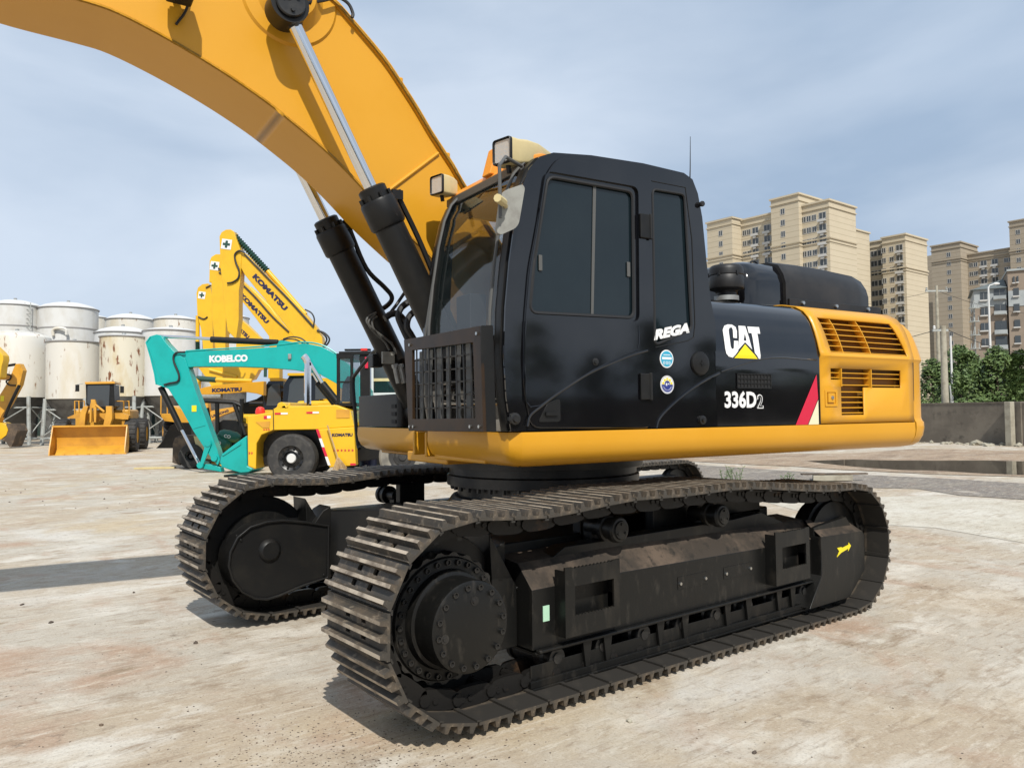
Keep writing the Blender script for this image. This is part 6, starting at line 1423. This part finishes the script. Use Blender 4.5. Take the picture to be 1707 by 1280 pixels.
for f in ((0, 1, 5, 4), (1, 2, 5), (2, 3, 4, 5), (3, 0, 4), (3, 2, 1, 0)): m.poly([q[k] for k in f])
m.build('roof', 'roof_green', t, M, smooth=False)
for (x, y, w_, h_) in [(825, 512, 50, 50), (935, 495, 82, 62), (1048, 482, 40, 52), (830, 617, 50, 50), (940, 600, 82, 62), (1052, 590, 42, 50), (832, 722, 56, 50), (945, 725, 84, 84), (1056, 698, 42, 48), (836, 828, 50, 48), (948, 830, 84, 84), (1060, 808, 42, 50), (1032, 397, 14, 40), (1058, 393, 14, 40), (940, 925, 80, 70), (1062, 910, 42, 50)]:
    yy = -.72 if x > 985 else -.12
    o = B.bx('window', zI, x-w_/2, y-h_/2, x+w_/2, y+h_/2, yy-.06, yy, 'window_dark', bevel=0); B.bx('sill', zI, x-w_/2-4, y+h_/2, x+w_/2+4, y+h_/2+6, yy-.3, yy, 'window_frame_white', o, 0)
    if w_ > 45: B.bx('window_bar', zI, x-1.5, y-h_/2, x+1.5, y+h_/2, yy-.1, yy-.061, 'window_frame_white', o, 0)
    if w_ > 70: B.bx('balcony', zI, x-w_/2-3, y+h_*.22, x+w_/2+3, y+h_/2, yy-.7, yy-.11, 'pale_blue_plaster', o, 0)
# ---- small things on the ground
WD = [(1209, 806, .75, 1), (1222, 803, 1.0, 2), (1231, 806, .8, 3), (1316, 806, .6, 4)]
for i, (a, b, s, sd_) in enumerate(WD):
    v = hit(a, b, 'z', 0); M = Matrix.Translation((v.x, v.y, 0)); r = random.Random(sd_); m = MB()
    for k in range(4):
        x, y = r.uniform(-.06, .06), r.uniform(-.06, .06); h_ = s*r.uniform(.25, .45); dx, dy = r.uniform(-.12, .12), r.uniform(-.12, .12); m.tube([(x, y, 0), (x+dx*.4, y+dy*.4, h_*.5), (x+dx, y+dy, h_)], [.008, .006, .003], 4)
        for q in range(7): t_ = r.uniform(.3, 1); p_ = Vector((x+dx*t_, y+dy*t_, h_*t_)); u = Vector((r.gauss(0, 1), r.gauss(0, 1), .6)).normalized(); w_ = u.orthogonal().normalized(); m.face([m.pt(p_), m.pt(p_+u*.035+w_*.010), m.pt(p_+u*.075), m.pt(p_+u*.035-w_*.010)])
    o = m.build('weed', 'leaf_green', None, M, smooth=False, merge=False, recalc=False); tag(o, ['leftmost thin weed growing beyond the near track', 'tallest thin weed growing beyond the near track', 'short weed right of the tallest weed beyond the track', 'lone weed stem near the idler end of the near track'][i], 'weed', 'weeds beyond the near track')
v = hit(1380, 801, 'z', 0); M = Matrix.Translation((v.x, v.y, .01)) @ Matrix.Rotation(YAW-R(90), 4, 'Z'); m = MB(); m.prism([(-.45, -.35), (.42, -.30), (.48, .25), (-.2, .35)], .01, .13, 'xy'); o = m.build('concrete_slab', 'concrete_post', None, M, bevel=.01); tag(o, 'broken pale concrete slab lying on the grey road', 'slab')
m = MB(); m.box(-.65, .75, -.28, -.16, .14, .17); o = m.build('plank', 'rusty_brown', None, M); tag(o, 'thin brown plank lying on the broken concrete slab', 'plank')
for i, (a, b, s, lb) in enumerate([(326, 1072, .022, 'small brown stone left of the near track shadow'), (37, 1008, .02, 'small dark stone at the left below the boom shadow'), (223, 988, .018, 'tiny stone below the boom shadow near the far track'), (85, 1038, .022, 'pair-like dark stone at the left foreground'), (1050, 1203, .020, 'white pebble in front of the lower track shoes'), (169, 1209, .014, 'tiny stone in the lower left foreground'), (1258, 1255, .014, 'dark pebble at the lower right foreground')]):
    m = MB(); v = hit(a, b, 'z', 0); rock(m, (v.x, v.y, 0), s, 40+i); o = m.build('stone', 'concrete_post' if i == 4 else 'rusty_brown', smooth=False); tag(o, lb, 'stone')
m = MB(); r = random.Random(5)
for k in range(1150):
    if k < 900: a, b = r.gauss(1, 130)+580, 1278-abs(r.gauss(0, 60))
    else: a, b = r.uniform(0, 1707), 800+470*r.random()**.7
    v = hit(a, b, 'z', 0); rock(m, (v.x, v.y, -.002), r.uniform(.0025, .0065)*(1 if k < 900 else 1.1), k)
for k in range(40): v = hit(r.uniform(0, 420), r.uniform(770, 850), 'z', 0); rock(m, (v.x, v.y, 0), r.uniform(.01, .022), k)
o = m.build('gravel', 'rusty_brown', smooth=False, merge=False, recalc=False); tag(o, 'scattered grit and small gravel on the yard', 'gravel', kind='stuff')
M = board(262, 781); m = MB(); m.prism([(-.6, -.2), (-.1, -.25), (.55, -.1), (.5, .15), (-.2, .25)], .005, .05, 'xy'); o = m.build('cardboard', 'cream_plastic', None, M); tag(o, 'flattened pale scrap lying left of the teal bucket', 'scrap')
# flattened brown sheet beside the forklift tyre
M = board(440, 793); m = MB(); m.prism([(-.9, -.35), (.6, -.3), (.7, .3), (-.8, .25)], .01, .06, 'xy'); o = m.build('rubber_mat', 'black_satin_paint', None, M); tag(o, 'dark flat mat lying left of the big forklift tyre', 'mat')

# trees and wall across the yard, behind the photographer: they show only as dark reflections in the black paint
m = MB(); r = random.Random(21)
for k in range(26):
    c = CM[k % 3]; s = r.uniform(.95, 1.5); T = Matrix.Translation((-30+4.2*k+r.uniform(-1, 1), -38+r.uniform(-1.5, 1.5), 0)) @ Matrix.Rotation(r.uniform(0, 6), 4, 'Z') @ Matrix.Diagonal((s*1.25, s*1.25, s, 1)); b0_ = len(m.V)
    vs = [T @ v.co for v in c.vertices]; 
    for q in list(c.polygons)[::2]: m.face([m.pt(vs[i]) for i in q.vertices])
o = m.build('tree_line', 'leaf_green', smooth=False, merge=False, recalc=False); tag(o, 'dark tree line across the yard that shows as reflections in the black panels', 'trees', kind='stuff')
m = MB(); m.box(-40, 85, -36.2, -35.9, 0, 2.4); o = m.build('far_yard_wall', 'wall_plaster'); tag(o, 'dark rendered wall on the open side of the yard, reflected in the black panels', 'wall')
